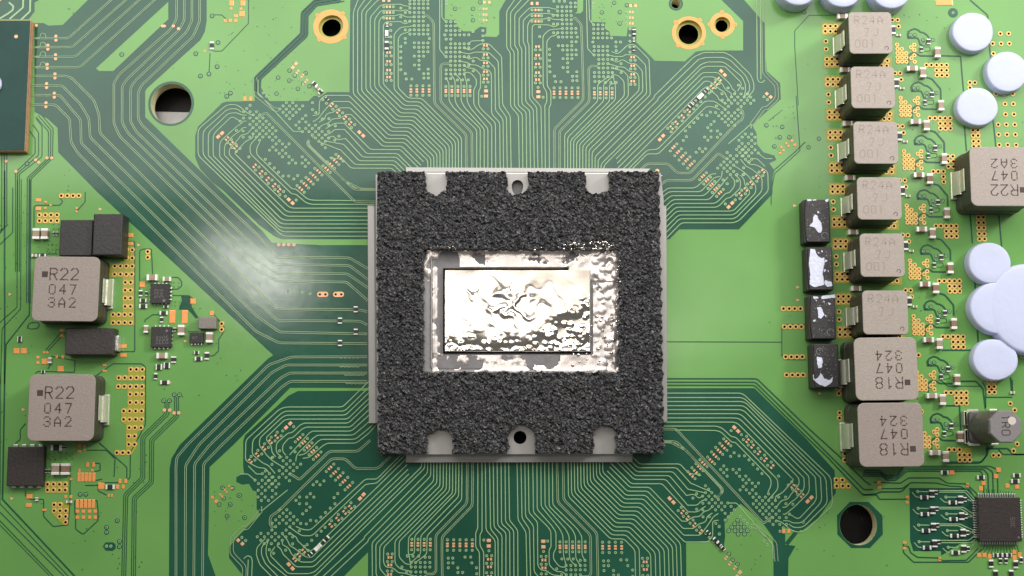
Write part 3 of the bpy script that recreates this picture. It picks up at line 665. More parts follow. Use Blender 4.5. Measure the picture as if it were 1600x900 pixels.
# ------------------------------------------------- gold-ringed vias
gvias = []
def gv(o, s, r=4.1, hr=2.0):
    for row in s.split(';'):
        y, xs = row.split(':')
        for x in xs.split(','):
            gvias.append((o[0]+float(x)/o[2], o[1]+float(y)/o[2], r, hr))
def strip(o, pts): ymask.poly(cv(o, pts), .42)
gv(Q1, "18:288,316,343,370;108:185,213,240,268;135:185,213,240,268;272:593,620;310:593,620;348:538,565,592,620;386:537,565,592,618;424:588,613;461:587,612;498:587,612;537:587,612;575:530,557,585,612;613:530,557,585,612;280:693;307:693;832:613,640,668;871:557,585,613,640,668")
gv(T1, "12:555,583,610,638,666;48:610,638,666;87:610,638,666;127:580,608,636,664;166:580,608,636,664;205:606,633,661;245:604,631;283:604,631;322:548,576,603;470:223,251,279,306;497:223,251,279,306;566:254,282;594:254,282,309;621:280,308;648:308")
gv(Q1, "618:1039;645:1039")
gv(T4, "450:320,348;478:322,350,376")
strip(Q1, "276,5 382,5 382,30 276,30"); strip(Q1, "172,95 280,95 280,148 172,148"); strip(Q1, "505,335 580,335 580,258 632,258 632,625 515,625 515,565 575,565 575,400 505,400")
strip(Q1, "545,858 600,858 600,820 680,820 680,885 545,885"); strip(T1, "545,0 680,0 680,100 672,215 645,225 640,300 615,335 538,335 538,310 590,310 590,190 570,180 570,115 598,110 598,25 545,25")
strip(T1, "210,455 320,455 320,512 210,512"); strip(T1, "242,553 325,553 325,660 295,660 242,606"); strip(Q1, "682,268 706,268 706,318 682,318"); strip(T4, "308,438 360,438 395,492 308,492"); strip(Q1, "1028,605 1052,605 1052,658 1028,658")
for j, yy in enumerate((547, 632, 773, 858)): gv(Q4, f"{yy}:{72+5*j},{99+5*j},{125+5*j},{152+4*j}", 4.2, 2.1)
for j, yy in enumerate((547, 632, 773, 858)): strip(Q4, f"{60+5*j},{yy-11} {165+5*j},{yy-11} {165+5*j},{yy+11} {60+5*j},{yy+11}")
# regulator cells down the east side: eight repeats
CELL = [(1465.3, 81.6), (1470.8, 164.7), (1475.9, 248), (1480.3, 333), (1485.4, 419), (1491, 506), (1496, 593.5), (1501, 682.5)]
def cell(k):
    x0, y0 = CELL[k]
    return (x0-466/5.4545, y0-445/5.4545, 5.4545)
for k in range(8):
    o = cell(k)
    gv(o, "382:118;418:122,158;455:122,158,195;490:122,160,197;527:125,160,197;383:265;405:237;427:265;472:265;497:240;528:268", 3.6, 1.1)
    strip(o, "108,370 128,370 135,408 168,408 172,440 205,440 210,540 112,540")
    if k not in (2,): gv(o, "555:368,410,455,497,540;600:455,497,540;643:458,500,543" if k not in (7,) else "555:368,410,455;600:455,497,540;643:458,500,543", 4.1, 2.0)
    else: gv(o, "555:368,410,455;600:455;643:458", 4.1, 2.0)
    strip(o, "352,540 558,540 558,658 440,658 440,572 352,572") if k != 2 else None
    for x, y in ((232, 300), (268, 298), (340, 340), (345, 375), (425, 340)): ringvia(o, x, y, 3.2)
    gap(o, "215,330 207,290 230,258 270,245 300,258 318,275 345,278 375,300 395,330 428,338", 2.6); gap(o, "215,320 235,325 270,322 295,325 310,355 315,380 345,395", 2.6)
    gap(o, "215,575 218,480 235,458 262,450 288,458 310,475 430,478", 2.6)
    gap(o, "345,400 400,400 402,432 350,440", 1.0)
    if k in (0, 1, 2, 3, 4): gap(o, "370,660 415,672 490,760 492,850", 2.8)
for k, (x, y) in enumerate(((1289.3, 41), (1293.3, 124), (1297, 207), (1300.7, 291.5), (1305.3, 377), (1309.7, 463.3))):
    for dy_, n in ((0, 3), (8.2, 3)):
        for i in range(n): gvias.append((x+8*i, y+dy_, 4.2, 2.1))
    gvias.append((x+1, y+23.7, 4.2, 2.1)); gvias.append((x+1.5, y+36, 4.2, 2.1))
    for dy_ in (51.5, 59.8):
        for i in range(3): gvias.append((x+2.5+8*i, y+dy_, 4.2, 2.1))
    strip(I1, [(x-6, y-6), (x+24, y-6), (x+24, y+14), (x-6, y+14)]); strip(I1, [(x-3, y+45), (x+26, y+45), (x+26, y+66), (x-3, y+66)])
    c = (x+105, y-9.5)
    gvias += [(c[0], c[1], 4, 2), (c[0]+8, c[1], 4, 2), (c[0]+9.5, c[1]+10, 4, 2)]
    for i in range(3): gvias.append((x+80+8*i, y+62, 4.1, 2)); gvias.append((x+89+8*i if i < 2 else x+96, y+54, 4.1, 2)) if i < 2 else None
    strip(I1, [(x+70, y+68), (x+104, y+68), (x+104, y+48), (x+90, y+48)])
gv(V4, "572:300"); gv(V5, "235:325"); gv(T4, "327:360;357:360;45:332;20:332;135:335;160:335", 4.1, 2.1)
gv(V1, "288:997,1068;373:932,1003,1074;457:937;705:738,780;748:738;800:960,1032,1103;887:1037,1107")
gv(V2, "157:1042,1113;245:978,1048,1120;330:982,1053,1125;418:988,1060,1132;293:763,805;338:765,807;387:768,811;430:770,812;515:550,592;558:552,596;603:555,597")
gv(V3, "216:810,852;262:812,855;307:814,857;357:817,860;402:820,863"); gv(V4, "842:900,944;888:902,946;576:1187;797:900,944")
gv(V5, "24:900,944;70:903,947;168:1082;223:1120;512:1140;570:1110;608:938,983")
for p in (V2, "750,280 825,280 832,440 757,440"), (V3, "797,200 872,200 880,415 805,415"), (V4, "885,780 960,780 965,900 885,900"), (V5, "888,10 962,10 964,86 890,86"): strip(*p)
for x, y, r, hr in gvias:
    q = P(x, y); ann.ring(q, hr*.8, r, .55, 12, .3); annhole.disc(q, hr, .95, 10)
# gold pill vias west of the processor
for x in (504.3, 529):
    q = P(x, 460); ymask2 = pad
    pts = []
    for k in range(24):
        a_ = 2*math.pi*k/24; pts.append((q[0]+math.copysign(4.5, math.cos(a_))+4.2*math.cos(a_), q[1]+4.2*math.sin(a_)))
    pad.poly(pts, .8)
    for d_ in (-4.4, 4.4): annhole.disc((q[0]+d_, q[1]), 1.9, .9, 10)

# ------------------------------------------------- bare copper pads (orange)
orange = Mesh()
def op(o, s):
    for t in s.split():
        x, y, a_, b_ = (float(c) for c in t.split(','))
        if max(a_, b_)/o[2] >= 8:      # large enough to pick out: a part of its own
            one = Mesh(); one.quad((0, 0), a_/o[2], b_/o[2], 0, .5, .35)
            ob = one.make('bare_pad', M['gold'], board); c_ = cv(o, [(x, y)])[0]; ob.location = (c_[0]*S, c_[1]*S, 0)
        else: orange.quad(cv(o, [(x, y)])[0], a_/o[2], b_/o[2], 0, .5, .35)
op(Q1, "78,745,28,26 112,745,28,26 610,203,30,20 610,242,30,18 667,433,26,26 808,585,28,62 866,585,28,62 905,512,26,26 578,723,32,18 578,765,32,18 180,38,26,16 180,77,26,18 210,795,30,26 285,829,28,26 178,775,15,13 178,800,15,13 267,772,12,16 295,773,13,16 290,648,16,12 290,673,16,12 490,812,18,10 490,838,18,10 993,568,20,22 207,752,12,10 222,752,12,10 215,47,13,9 238,62,10,9 213,75,13,9 360,75,11,9 360,92,11,9")
for x in (371, 388, 405, 422, 440): op(T1, f"{x},437,15,42")
for x in (363, 382, 401, 420, 438): op(T1, f"{x},562,15,40")
for x in (363, 391, 420, 447): op(T1, f"{x},597,16,15 {x},625,16,15")
op(T1, "475,478,30,30 552,482,14,20 578,482,13,18 563,455,14,20 590,455,14,20 510,523,9,14 525,523,9,14 411,378,13,22 439,378,13,22 373,405,11,14 432,405,11,12 372,288,16,12 372,315,16,12 397,292,10,10 397,308,10,10 138,527,28,20 135,568,28,18 333,445,13,12 333,528,13,14 308,528,12,14 204,590,12,10 214,590,9,10")
op(R1, "1085,15,22,28 1138,15,22,28 1133,65,26,28 1083,40,14,14 1130,42,14,12 1105,75,18,16 1056,97,14,16 1080,97,16,16 1105,97,16,16 1148,463,15,22 1175,463,15,22 960,240,10,10")
op(T4, "862,415,22,20 1080,403,22,20 1068,432,20,20 1010,465,20,20 998,490,20,20 1122,477,20,20 1167,482,20,20 520,460,17,14 522,485,17,14 652,530,17,12 652,555,17,12 640,743,17,13 640,770,17,13 805,816,13,8 805,827,13,8 935,468,13,7 935,480,13,7 73,690,15,20 97,690,15,20 790,5,1,1")
op(Z6, "730,717,36,38 777,717,36,38 823,727,36,38 1040,690,36,38 1040,740,36,38 1085,712,34,38")
op(V1, "520,20,150,56"); op(R4, "125,680,14,14 112,660,14,14 95,685,10,12 85,672,10,12 72,705,10,12 62,690,10,12 55,718,10,12")
op((260, 690, 6.6667), "655,465,20,22 680,487,22,22 608,503,20,22 627,525,18,18 560,552,20,20 580,572,24,22 480,580,30,28 518,622,36,32")
orange.make('small_bare_pad', M['gold'], board, 'stuff')
for x, y in ((1241.7, 321.5), (1246.3, 449), (1246.7, 469), (1281, 614.5), (16, 460), (37, 640), (157, 327), (217, 383), (190, 707), (290, 533), (1032.5, 274.5), (19, 779)):
    q = P(x, y); palm = pad; palm.poly([(q[0]-2.5, q[1]-2.5), (q[0]+3, q[1]), (q[0]-2.5, q[1]+2.5)], .8)
for x, y in ((1027, 267), (1023.5, 271)): pad.ring(P(x, y), 0, 3.2, .8, 9, .3)

# rings round the mounting holes
def hole_ring(x, y, r, inner, m, name, dots_n=4, ang=0, z=.55, oct_=False):
    n = 8 if oct_ else 40
    c = P(x, y); out = [(c[0]+r*math.cos(2*math.pi*(k+.5)/n), c[1]+r*math.sin(2*math.pi*(k+.5)/n)) for k in range(n)]
    V_, F_ = tess([out, ellipse(*inner)], z)
    mm = Mesh(); mm.v = V_; mm.f = [tuple(f) for f in F_]
    if dots_n:
        for k in range(dots_n):
            a_ = math.radians(ang+90*k); q = (c[0]+(r+.5)*math.cos(a_), c[1]+(r+.5)*math.sin(a_))
            mm.ring(q, 1.2, 3.4, z+.02, 12, .3)
    mm.make(name, m, board)
hole_ring(517, 41.5, 28, (517, 41.5, 20.5, 18.5, 30), M['gold'], 'gold_ring', 4, 50)
hole_ring(1076.5, 51.5, 27, (1076.5, 51.5, 21, 21.5, 0), M['gold'], 'gold_ring', 4, 50)
hole_ring(1128.5, 38.5, 20, (1128.5, 38.5, 13, 13, 0), M['gold'], 'gold_ring', 4, 0)
hole_ring(267.5, 162, 36.5, (267.5, 162, 33, 33, 0), M['dark'], 'mask_ring', 0, z=.42)
hole_ring(1056, 6, 11.5, (1056, 6, 8, 8, 0), M['dark'], 'mask_ring', 0, z=.42)
hole_ring(1343.5, 820, 37.5, (1341, 820, 29, 31, 0), M['dark'], 'mask_ring', 0, z=.42, oct_=True)
# inner metal sleeves of the plated holes
for (x, y, rx, ry, an) in HOLES[1:4]:
    e0, e1 = ellipse(x, y, rx+.4, ry+.4, an), ellipse(x, y, rx*.78, ry*.78, an)
    V_, F_ = tess([e0, e1], -7); link('hole_sleeve', mesh('hole_sleeve', V_, F_, M['yellowmask']), board)
    n = len(e1); V_ = [(p[0], p[1], -7) for p in e1]+[(p[0], p[1], -25) for p in e1]
    link('hole_sleeve', mesh('hole_sleeve', V_, [(i, (i+1) % n, n+(i+1) % n, n+i) for i in range(n)], M['hole'], True), board)

tr.make('signal_trace', M['trace'], board, 'stuff'); tp.make('paired_trace', M['tan_trace'], board, 'stuff')
gp.make('etched_line', M['gap'], board, 'stuff'); va.make('via_ring', M['trace'], board, 'stuff'); vahole.make('via_pit', M['gap'], board, 'stuff')
pad.make('contact_pad', M['palegold'], board, 'stuff'); pinkpad.make('test_pad', M['pink'], board, 'stuff'); ann.make('plated_via', M['annulus'], board, 'stuff')
annhole.make('via_bore', M['hole'], board, 'stuff'); ymask.make('gold_backing', M['yellowmask'], board, 'stuff'); dots.make('tented_via', M['gap'], board, 'stuff'); dk2.make('keepout_patch', M['dark'], board)

# ================================================================ lettering
GL = {'0': ["0,1 0,5 1,6 3,6 4,5 4,1 3,0 1,0 0,1"], 'O': ["0,1 0,5 1,6 3,6 4,5 4,1 3,0 1,0 0,1"], 'D': ["0,0 0,6 3,6 4,5 4,1 3,0 0,0"], '1': ["1,5 2.2,6 2.2,0"], '2': ["0,5 1,6 3,6 4,5 4,3.8 0,0 4,0"],
      '3': ["0,5 1,6 3,6 4,5 4,4 3,3 1.5,3", "3,3 4,2 4,1 3,0 1,0 0,1"], '4': ["3,0 3,6 0,2 4,2"], '7': ["0,6 4,6 1.5,0"], '8': ["1,3 0,4 0,5 1,6 3,6 4,5 4,4 3,3 1,3 0,2 0,1 1,0 3,0 4,1 4,2 3,3"],
      'A': ["0,0 0,3.5 2,6 4,3.5 4,0", "0,2 4,2"], 'R': ["0,0 0,6 3,6 4,5 4,4 3,3 0,3", "2,3 4,0"], 'J': ["4,6 4,1 3,0 1,0 0,1"], '6': ["4,6 1,5 0,3 0,1 1,0 3,0 4,1 4,2 3,3 0,3"],
      '5': ["4,6 0,6 0,3.5 3,3.5 4,2.5 4,1 3,0 0,0"], 'S': ["4,5 3,6 1,6 0,5 0,4 4,2 4,1 3,0 1,0 0,1"], 'X': ["0,0 4,6", "0,6 4,0"], '9': ["4,3 1,3 0,4 0,5 1,6 3,6 4,5 4,1 3,0 1,0"]}
def text(s, x, y, h, wd, z, adv=1.0, rot=0, dotted=0):
    """strokes; (x,y) is the lower left corner of the line before rotation about the origin"""
    mm = Mesh(); k = h/6; cx = x
    ca, sa = math.cos(rot), math.sin(rot)
    for ch in s:
        for st in GL.get(ch, []):
            pts = [tuple(float(c) for c in t.split(',')) for t in st.split()]
            pts = [(cx+px*k*.92, y+py*k) for px, py in pts]
            pts = [(px*ca-py*sa, px*sa+py*ca) for px, py in pts]
            if dotted:
                for i in range(len(pts)-1):
                    L_ = math.dist(pts[i], pts[i+1]); n_ = max(1, round(L_/2.15))
                    for j in range(n_+(i == len(pts)-2)):
                        u = j/n_; jx = rnd.uniform(-.12, .12)
                        mm.disc((pts[i][0]*(1-u)+pts[i+1][0]*u+jx, pts[i][1]*(1-u)+pts[i+1][1]*u+jx), wd*.62*rnd.uniform(.85, 1.12), z, 8)
            else: mm.ribbon(pts, wd, z, .12)
        cx += h*.92*adv
    return mm

# ================================================================ power inductors
def coil(name, label, x0, y0, x1, y1, h, group, face, style, txt, side, ink):
    p0, p1 = P(x0, y1, h), P(x1, y0, h)
    cx, cy = (p0[0]+p1[0])/2, (p0[1]+p1[1])/2; sx, sy = p1[0]-p0[0], p1[1]-p0[1]
    t = thing(name, label, 'coil', (cx, cy, 0), math.radians(rnd.uniform(-.7, .7)), group)
    key = (name, round(sx), round(sy))
    r = 7 if sx < 80 else 10
    V_, F_ = cbox(sx-1, sy-1, .6, h-1.0, 0, vround=r)
    # waist: lower moulding stands a little proud of the middle
    mm = Mesh(); mm.add((V_, F_)); mm.add(cbox(sx+1.5, sy+1.5, .6, h*.32, 2.5, vround=r)); 
    link('body', mesh('body', mm.v, mm.f, M['ferrite'], False), t)
    V_, F_ = cbox(sx, sy, h-1.1, h+.6, .9, vround=r, vseg=6)
    link('face', mesh('face', V_, F_, M[face], False), t)
    for sgn in (-1, 1):
        tm = Mesh(); tw = sy*.38
        tm.add(cbox(2.2, tw, h*.30, h*.66, .6), (sgn*(sx/2+1.2), 0, 0))
        tm.add(cbox(9.5, tw*1.25, .7, h*.10, 1.4), (sgn*(sx/2+4.5), -sy*.02, 0))
        # outward curl of the clip down to the solder pad
        seg = []
        for i in range(7):
            a_ = math.pi/2*i/6; seg.append((sx/2+.5+7.5*math.sin(a_), h*.08+(h*.34)*math.cos(a_)**.8 if a_ < math.pi/2 else h*.08))
        b_ = len(tm.v)
        for (px, pz) in seg:
            tm.v += [(sgn*px, -tw*.56, pz), (sgn*px, tw*.5, pz)]
        for i in range(6):
            f = (b_+2*i, b_+2*i+2, b_+2*i+3, b_+2*i+1); tm.f.append(f if sgn > 0 else f[::-1])
        link('terminal', mesh('terminal', tm.v, tm.f, M['solder'], False), t)
    R_ = math.pi if side else 0
    s_ = sx/100.0
    for (s, tx, ty, th, ad) in txt:
        mk = text(s, tx*s_, ty*s_, th*s_, (1.9 if style == 'bold' else 2.2)*max(s_, .7), h+.64, ad, R_, style == 'bold')
        mk.make('marking', M[ink], t)
    if style == 'bold':
        mm = Mesh(); q = (-33*s_, 22*s_)
        if side: q = (-q[0], -q[1])
        mm.quad(q, 9*s_, 9*s_, 0, h+.62, .12); mm.make('marking', M[ink], t)
    else:
        mm = Mesh(); q = (sx*.36, -sy*.37)
        mm.ribbon([(q[0]+2.8*math.cos(a_*.35), q[1]+2.8*math.sin(a_*.35)) for a_ in range(-4, 11)], 1.0, h+.62, .1); mm.make('pin_mark', M['ink'], t)
    return t
T22 = [('R22', -25, 14, 17, 1.02), ('047', -25, -8, 14, 1.22), ('3A2', -25, -28, 14, 1.22)]
T18 = [('R18', -25, 14, 17, 1.02), ('047', -25, -8, 14, 1.22), ('324', -25, -28, 14, 1.22)]
T24 = [('R24A', -36, 22, 18, 1.08), ('7J', -14, -6, 17, 1.3), ('001', -36, -34, 17, 1.08)]
coil('power_inductor', 'large taupe square coil marked R22, touching the two tall black blocks', 49.5, 401, 156.5, 502, 48, 'R22 power inductors', 'face_shaded', 'bold', T22, 0, 'ink')
coil('power_inductor', 'large taupe square coil marked R22, directly above the eight-pin black chip', 42, 585, 150, 689, 48, 'R22 power inductors', 'face_shaded', 'bold', T22, 0, 'ink')
coil('power_inductor', 'large square coil with upside-down R22, cut by the frame between lavender discs', 1518, 229.5, 1611, 322, 70, 'R22 power inductors', 'face', 'bold', T22, 1, 'ink')
coil('power_inductor', 'square coil with upside-down R18, upper one of two touching', 1337, 527.3, 1431.7, 625.5, 82, 'R18 power inductors', 'face', 'bold', T18, 1, 'ink')
coil('power_inductor', 'square coil with upside-down R18, lower one, nearest the mounting hole', 1342.7, 629.3, 1440.7, 729.3, 82, 'R18 power inductors', 'face_shaded', 'bold', T18, 1, 'ink')
ordn = ['first', 'second', 'third', 'fourth', 'fifth', 'sixth', 'seventh', 'eighth']
for k, b_ in enumerate(((1327.5, 19, 1392.5, 84), (1330.7, 104, 1396.7, 169.3), (1335, 190, 1401.7, 256), (1340.5, 277, 1407, 343.3), (1345, 365, 1411.7, 432.7), (1349, 454, 1417.3, 522.7))):
    lab = ['faintly marked beige cube coil R24A at the very top of the column', 'beige cube coil R24A, second from the top of the column', 'beige cube coil R24A, third from the top of the column',
           'beige cube coil R24A level with the topmost black block', 'beige cube coil R24A, fifth from the top of the column', 'beige cube coil R24A resting against the upper R18 coil'][k]
    coil('cube_inductor', lab, *b_, 73, 'R24A cube inductors', 'face', 'faint', T24 if k < 5 else T24[:2], 0, 'inkfaint')
# octagonal drum inductor
c = P(1533.5, 668); h = 96
t = thing('drum_inductor', 'tall drum coil with grey octagonal cap marked 1R0', 'coil', (*c, 0))
def octa(r0, r1, z0, z1, n=8, rot=math.pi/8, ch=0):
    V_, F_ = [], []
    for z, r in (((z0, r0), (z1, r1)) if not ch else ((z0, r0), (z1-ch, r1), (z1, r1-ch))):
        V_ += [(r*math.cos(rot+2*math.pi*k/n), r*math.sin(rot+2*math.pi*k/n), z) for k in range(n)]
    m_ = len(V_)//n
    for j in range(m_-1):
        F_ += [(j*n+k, j*n+(k+1) % n, (j+1)*n+(k+1) % n, (j+1)*n+k) for k in range(n)]
    F_.append(tuple(range((m_-1)*n, m_*n))); return V_, F_
mm = Mesh(); mm.add(cbox(48, 50, 1, 16, 3, vround=9)); mm.make('base', M['drum'], t)
mm = Mesh(); mm.add(octa(24, 23, 10, 88, 32)); mm.make('body', M['drum'], t, smooth=False)
q = P(1571.5, 666.5, h); mm = Mesh(); mm.add(octa(25.5, 25.5, 84, h, ch=1.5), (q[0]-c[0], q[1]-c[1], 0)); mm.make('cap', M['octa'], t)
mm = text('1R0', -17, -6, 12, 1.5, 0, 1.0, -math.pi/2); mm.v = [(v[0]+q[0]-c[0], v[1]+q[1]-c[1], v[2]+h+.1) for v in mm.v]; mm.make('marking', M['ink'], t)
mm = Mesh(); mm.disc((q[0]-c[0]+9.5, q[1]-c[1]+8.5), 6, h+.25, 20); mm.make('polarity_spot', M['spot'], t)
for sy_ in (-1, 1):
    mm = Mesh()
    mm.poly([(-30, sy_*4), (-30, sy_*22), (-24, sy_*28), (-8, sy_*28), (-8, sy_*25), (-22, sy_*24), (-26, sy_*20), (-26, sy_*4)], 12); 
    mm.add(cbox(5, 22, .6, 12, 1), (-27.5, sy_*14, 0)); mm.make('terminal', M['solder'], t)
mm = Mesh(); mm.add(cbox(12, 4, .6, 16, 1)); o_ = mm.make('terminal', M['solder'], t); o_.location = (14*S, 26*S, 0)
mm = Mesh(); mm.add(cbox(12, 4, .6, 16, 1)); o_ = mm.make('terminal', M['solder'], t); o_.location = (14*S, -26*S, 0)

# ================================================================ small two-ended parts
cache = {}
def two_end(x, y, L, W, H, kind, name, label, cat, group=None, ang=0, rawang=None):
    """L along the length; ang 0 = lying across, 90 = standing up in the picture"""
    L /= 1.0; key = (round(L, 1), round(W, 1), H, kind)
    if key not in cache:
        e = max(L*.24, 1.2)
        bm_ = {'tan': M['mlcc'], 'brown': M['mlccdark'], 'res': M['resist'], 'white': M['tinwhite']}[kind]
        if kind == 'res': b1 = mesh('body', *cbox(L*.96, W*.94, .7, H, .3), bm_)
        else: b1 = mesh('body', *cbox(L*.9, W*.93, .7, H-.3, .5), bm_)
        e1 = mesh('terminal', *cbox(e, W, .6, H+(.25 if kind != 'res' else .1), .6), M['tinwhite'])
        sf = Mesh(); sf.add(cbox(e*.9, W*.8, .5, H*.35, .5))
        cache[key] = (b1, e1, L/2-e/2)
    b1, e1, dx_ = cache[key]
    q = P(x, y, H)
    t = thing(name, label, cat, (*q, 0), math.radians(ang), group)
    link('body', b1, t)
    for s_ in (-1, 1):
        o = link('terminal', e1, t); o.location = (s_*dx_*S, 0, 0)
    return t
G_T, G_R = 'tan ceramic capacitors', 'black chip resistors'
def tc(x, y, L, W, ang, label, kind='tan', H=None, group=G_T): return two_end(x, y, L, W, H or max(3.5, min(9, W*.8)), kind, 'ceramic_capacitor', label, 'capacitor', group, ang)
def rs(x, y, L, W, ang, label, H=2.8, group=G_R): return two_end(x, y, L, W, H, 'res', 'chip_resistor', label, 'resistor', group, ang)
# west side
tc(55.7, 365, 17, 11, 90, 'upright tan capacitor, outer one of two beside the squarish black block', group='capacitor pair by the black block')
tc(69, 365, 17, 11, 90, 'upright tan capacitor, inner one of two beside the squarish black block', group='capacitor pair by the black block')
rs(83.5, 365, 6, 3.6, 90, 'tiny part between the tan capacitor pair and the black block'); rs(88.7, 365, 6, 3.6, 90, 'tiny part touching the black block above the R22 coil')
tc(53, 399, 8, 5, 0, 'tiny capacitor peeking out at the corner above the upper R22 coil'); rs(66, 399, 11, 5, 0, 'small resistor half hidden behind the upper R22 coil edge')
rs(30.5, 530, 7, 9, 0, 'small twin part above two orange pads near the board edge')
tc(237.3, 433.5, 17, 9.5, 0, 'wide tan capacitor on the top edge of the upper square chip', group='capacitors round the small square chips')
tc(260.5, 436, 13, 7, 0, 'smaller grey capacitor on the top edge of the upper square chip', group='capacitors round the small square chips')
rs(219.5, 458, 10, 5.5, 90, 'small resistor below the orange square pad'); rs(228.5, 458.5, 7, 4, 90, 'tiny part at the shoulder of the upper square chip')
rs(223.5, 469.5, 11, 6, 0, 'upper one of two stacked resistors beside the upper square chip'); rs(223.5, 478.5, 13, 6.5, 0, 'lower one of two stacked resistors beside the upper square chip')
rs(259, 479, 8, 4.5, 0, 'tiny pale part just under the upper square chip'); rs(255.5, 489, 13, 6, 0, 'resistor above the lower square chip next to the orange bars')
rs(252.3, 499.5, 9, 5, 90, 'small part standing on the lower square chip')
tc(227.7, 514, 12, 7, 90, 'slim tan capacitor beside the lower square chip, away from the processor', group='capacitors round the small square chips')
tc(282.7, 515.7, 16, 10.5, 90, 'upright tan capacitor between lower square chip and grey block', group='capacitors round the small square chips')
rs(273, 515, 6, 5, 90, 'tiny part wedged between lower square chip and tan capacitor')
tc(252.7, 555.7, 17, 9, 0, 'wide tan capacitor under the lower square chip', group='capacitors round the small square chips')
rs(248, 573.5, 10, 9, 0, 'small part below the wide tan capacitor, outer one'); rs(260.5, 571, 10, 9, 0, 'small part below the wide tan capacitor, middle one'); rs(271, 562, 10, 8, 90, 'small part below the wide tan capacitor, inner one')
tc(326.7, 527, 16.5, 10.5, 90, 'upright tan capacitor directly under the grey block', group='capacitors round the small square chips')
rs(307, 551, 8, 5, 0, 'small resistor under the six-pin chip, upper one'); rs(323, 556, 12, 7, 90, 'small resistor under the six-pin chip, beside the curved track'); rs(310, 560.5, 12, 6, 0, 'small resistor under the six-pin chip, lowest one')
rs(243, 588, 10, 5, 90, 'small resistor low beside the triple row of gold vias'); rs(257, 597.5, 14, 6, 0, 'resistor lying lowest below the square chips')
rs(87.7, 699.5, 17, 9, 0, 'wide resistor with pale ends under the lower R22 coil', H=3.5); rs(99, 699.5, 4.5, 8, 90, 'tiny part beside the wide resistor under the lower R22 coil')
tc(86, 733, 17.5, 12, 90, 'upright pale grey capacitor of the pair beside the eight-pin chip', group='capacitor pair by the eight-pin chip')
tc(101, 733, 17.5, 12.5, 90, 'upright brown capacitor of the pair beside the eight-pin chip', 'brown', group='capacitor pair by the eight-pin chip')
rs(72, 736, 6, 3.4, 90, 'tiny part next to the eight-pin chip, nearer one'); rs(77, 736, 6, 3.4, 90, 'tiny part between eight-pin chip and pale capacitor')
rs(171.7, 761, 14, 7, 0, 'black and white part beside the large orange square pad'); tc(107.5, 784.3, 9, 4, 0, 'tiny pale part above the triangle of gold vias'); tc(57, 780, 5, 5, 90, 'tiny pale part beside two orange pads below the eight-pin chip')
tc(77.5, 563, 9, 6, 90, 'small pale part above the lower R22 coil, by orange pads'); rs(67, 581, 6, 5, 0, 'tiny part against the top edge of the lower R22 coil')
rs(330.7, 71, 13, 6.5, 90, 'lone resistor on the pale green copper beside the large round hole')
for i, (x, y) in enumerate(((555.7, 483.3), (531, 501), (555.7, 518.3), (531, 536))):
    for d_ in (-3, 3): pass
    rs(x, y, 9.5, 6.5, 90, f'small part on the paired tracks beside the metal cover, {ordn[i]} from the top', H=3.4, group='parts on the paired tracks')
# parts within the memory fans
tc(604.8, 38.7, 7, 3.8, 90, 'tiny pale part above the white one in the top fan', H=3); two_end(604, 51.5, 9.5, 5.5, 4, 'white', 'chip_fuse', 'small white chip in the column of pads of the top fan', 'fuse', None, 90)
tc(604.5, 58, 5.5, 2.4, 0, 'sliver of a part just under the small white chip', H=2); rs(604, 70.5, 14, 6, 90, 'black part with white ends near the top edge of the fan', H=4)
rs(991, 49.5, 9.5, 5.5, 90, 'upper grey part on the edge of the top pale green patch', H=4); tc(990.5, 62, 7, 3.5, 90, 'tiny part in a line below the upper grey one', H=3); rs(990.5, 76, 7, 4, 90, 'lowest tiny part on the corner of the pale green patch', H=3)
rs(491.5, 131, 9, 6, -45, 'upper part on the diagonal pad row by the oval gold hole', H=4); tc(496.5, 137.5, 8, 5, -45, 'middle part on the diagonal pad row by the oval gold hole', H=4); rs(500.5, 143.5, 8, 5, 45, 'lower part on the diagonal pad row by the oval gold hole', H=4); rs(511, 154, 6.5, 4, -45, 'lone part below the pale corner on the diagonal pad row', H=4)
rs(1103.5, 141, 6.5, 5, 45, 'tiny part above the white chip on the diagonal north-east row', H=3); two_end(1094.5, 150, 11, 6.5, 4, 'white', 'chip_fuse', 'small white chip on the diagonal row below the gold rings', 'fuse', None, 45)
rs(1089.5, 155, 5, 4, 45, 'tiny part just under the white chip of the diagonal row', H=3); rs(1085, 159, 5, 5, 45, 'tiny dark part mid diagonal row below the gold rings', H=3); rs(1079.5, 164, 8, 6.5, 45, 'lowest white-ended part of the diagonal row below the gold rings', H=4)
rs(509.5, 842, 10, 6, 45, 'upper black and white part on the lower diagonal row', H=4); two_end(496.5, 855.5, 13, 6.5, 4, 'white', 'chip_fuse', 'small white chip on the diagonal row near the bottom edge', 'fuse', None, 45); rs(484.5, 866, 7, 5, 45, 'lowest tiny part of the diagonal row near the bottom edge', H=3)
rs(1107, 832, 7, 4, -45, 'uppermost white part on the diagonal row near the bottom pale patch', H=4); rs(1118.5, 844, 9, 5, -45, 'second white part on the diagonal row near the bottom pale patch', H=4); rs(1124, 850, 7, 5, -45, 'third white part on the diagonal row near the bottom pale patch', H=4); rs(1130, 857, 7, 5, -45, 'lowest white part on the diagonal row near the bottom pale patch', H=4)
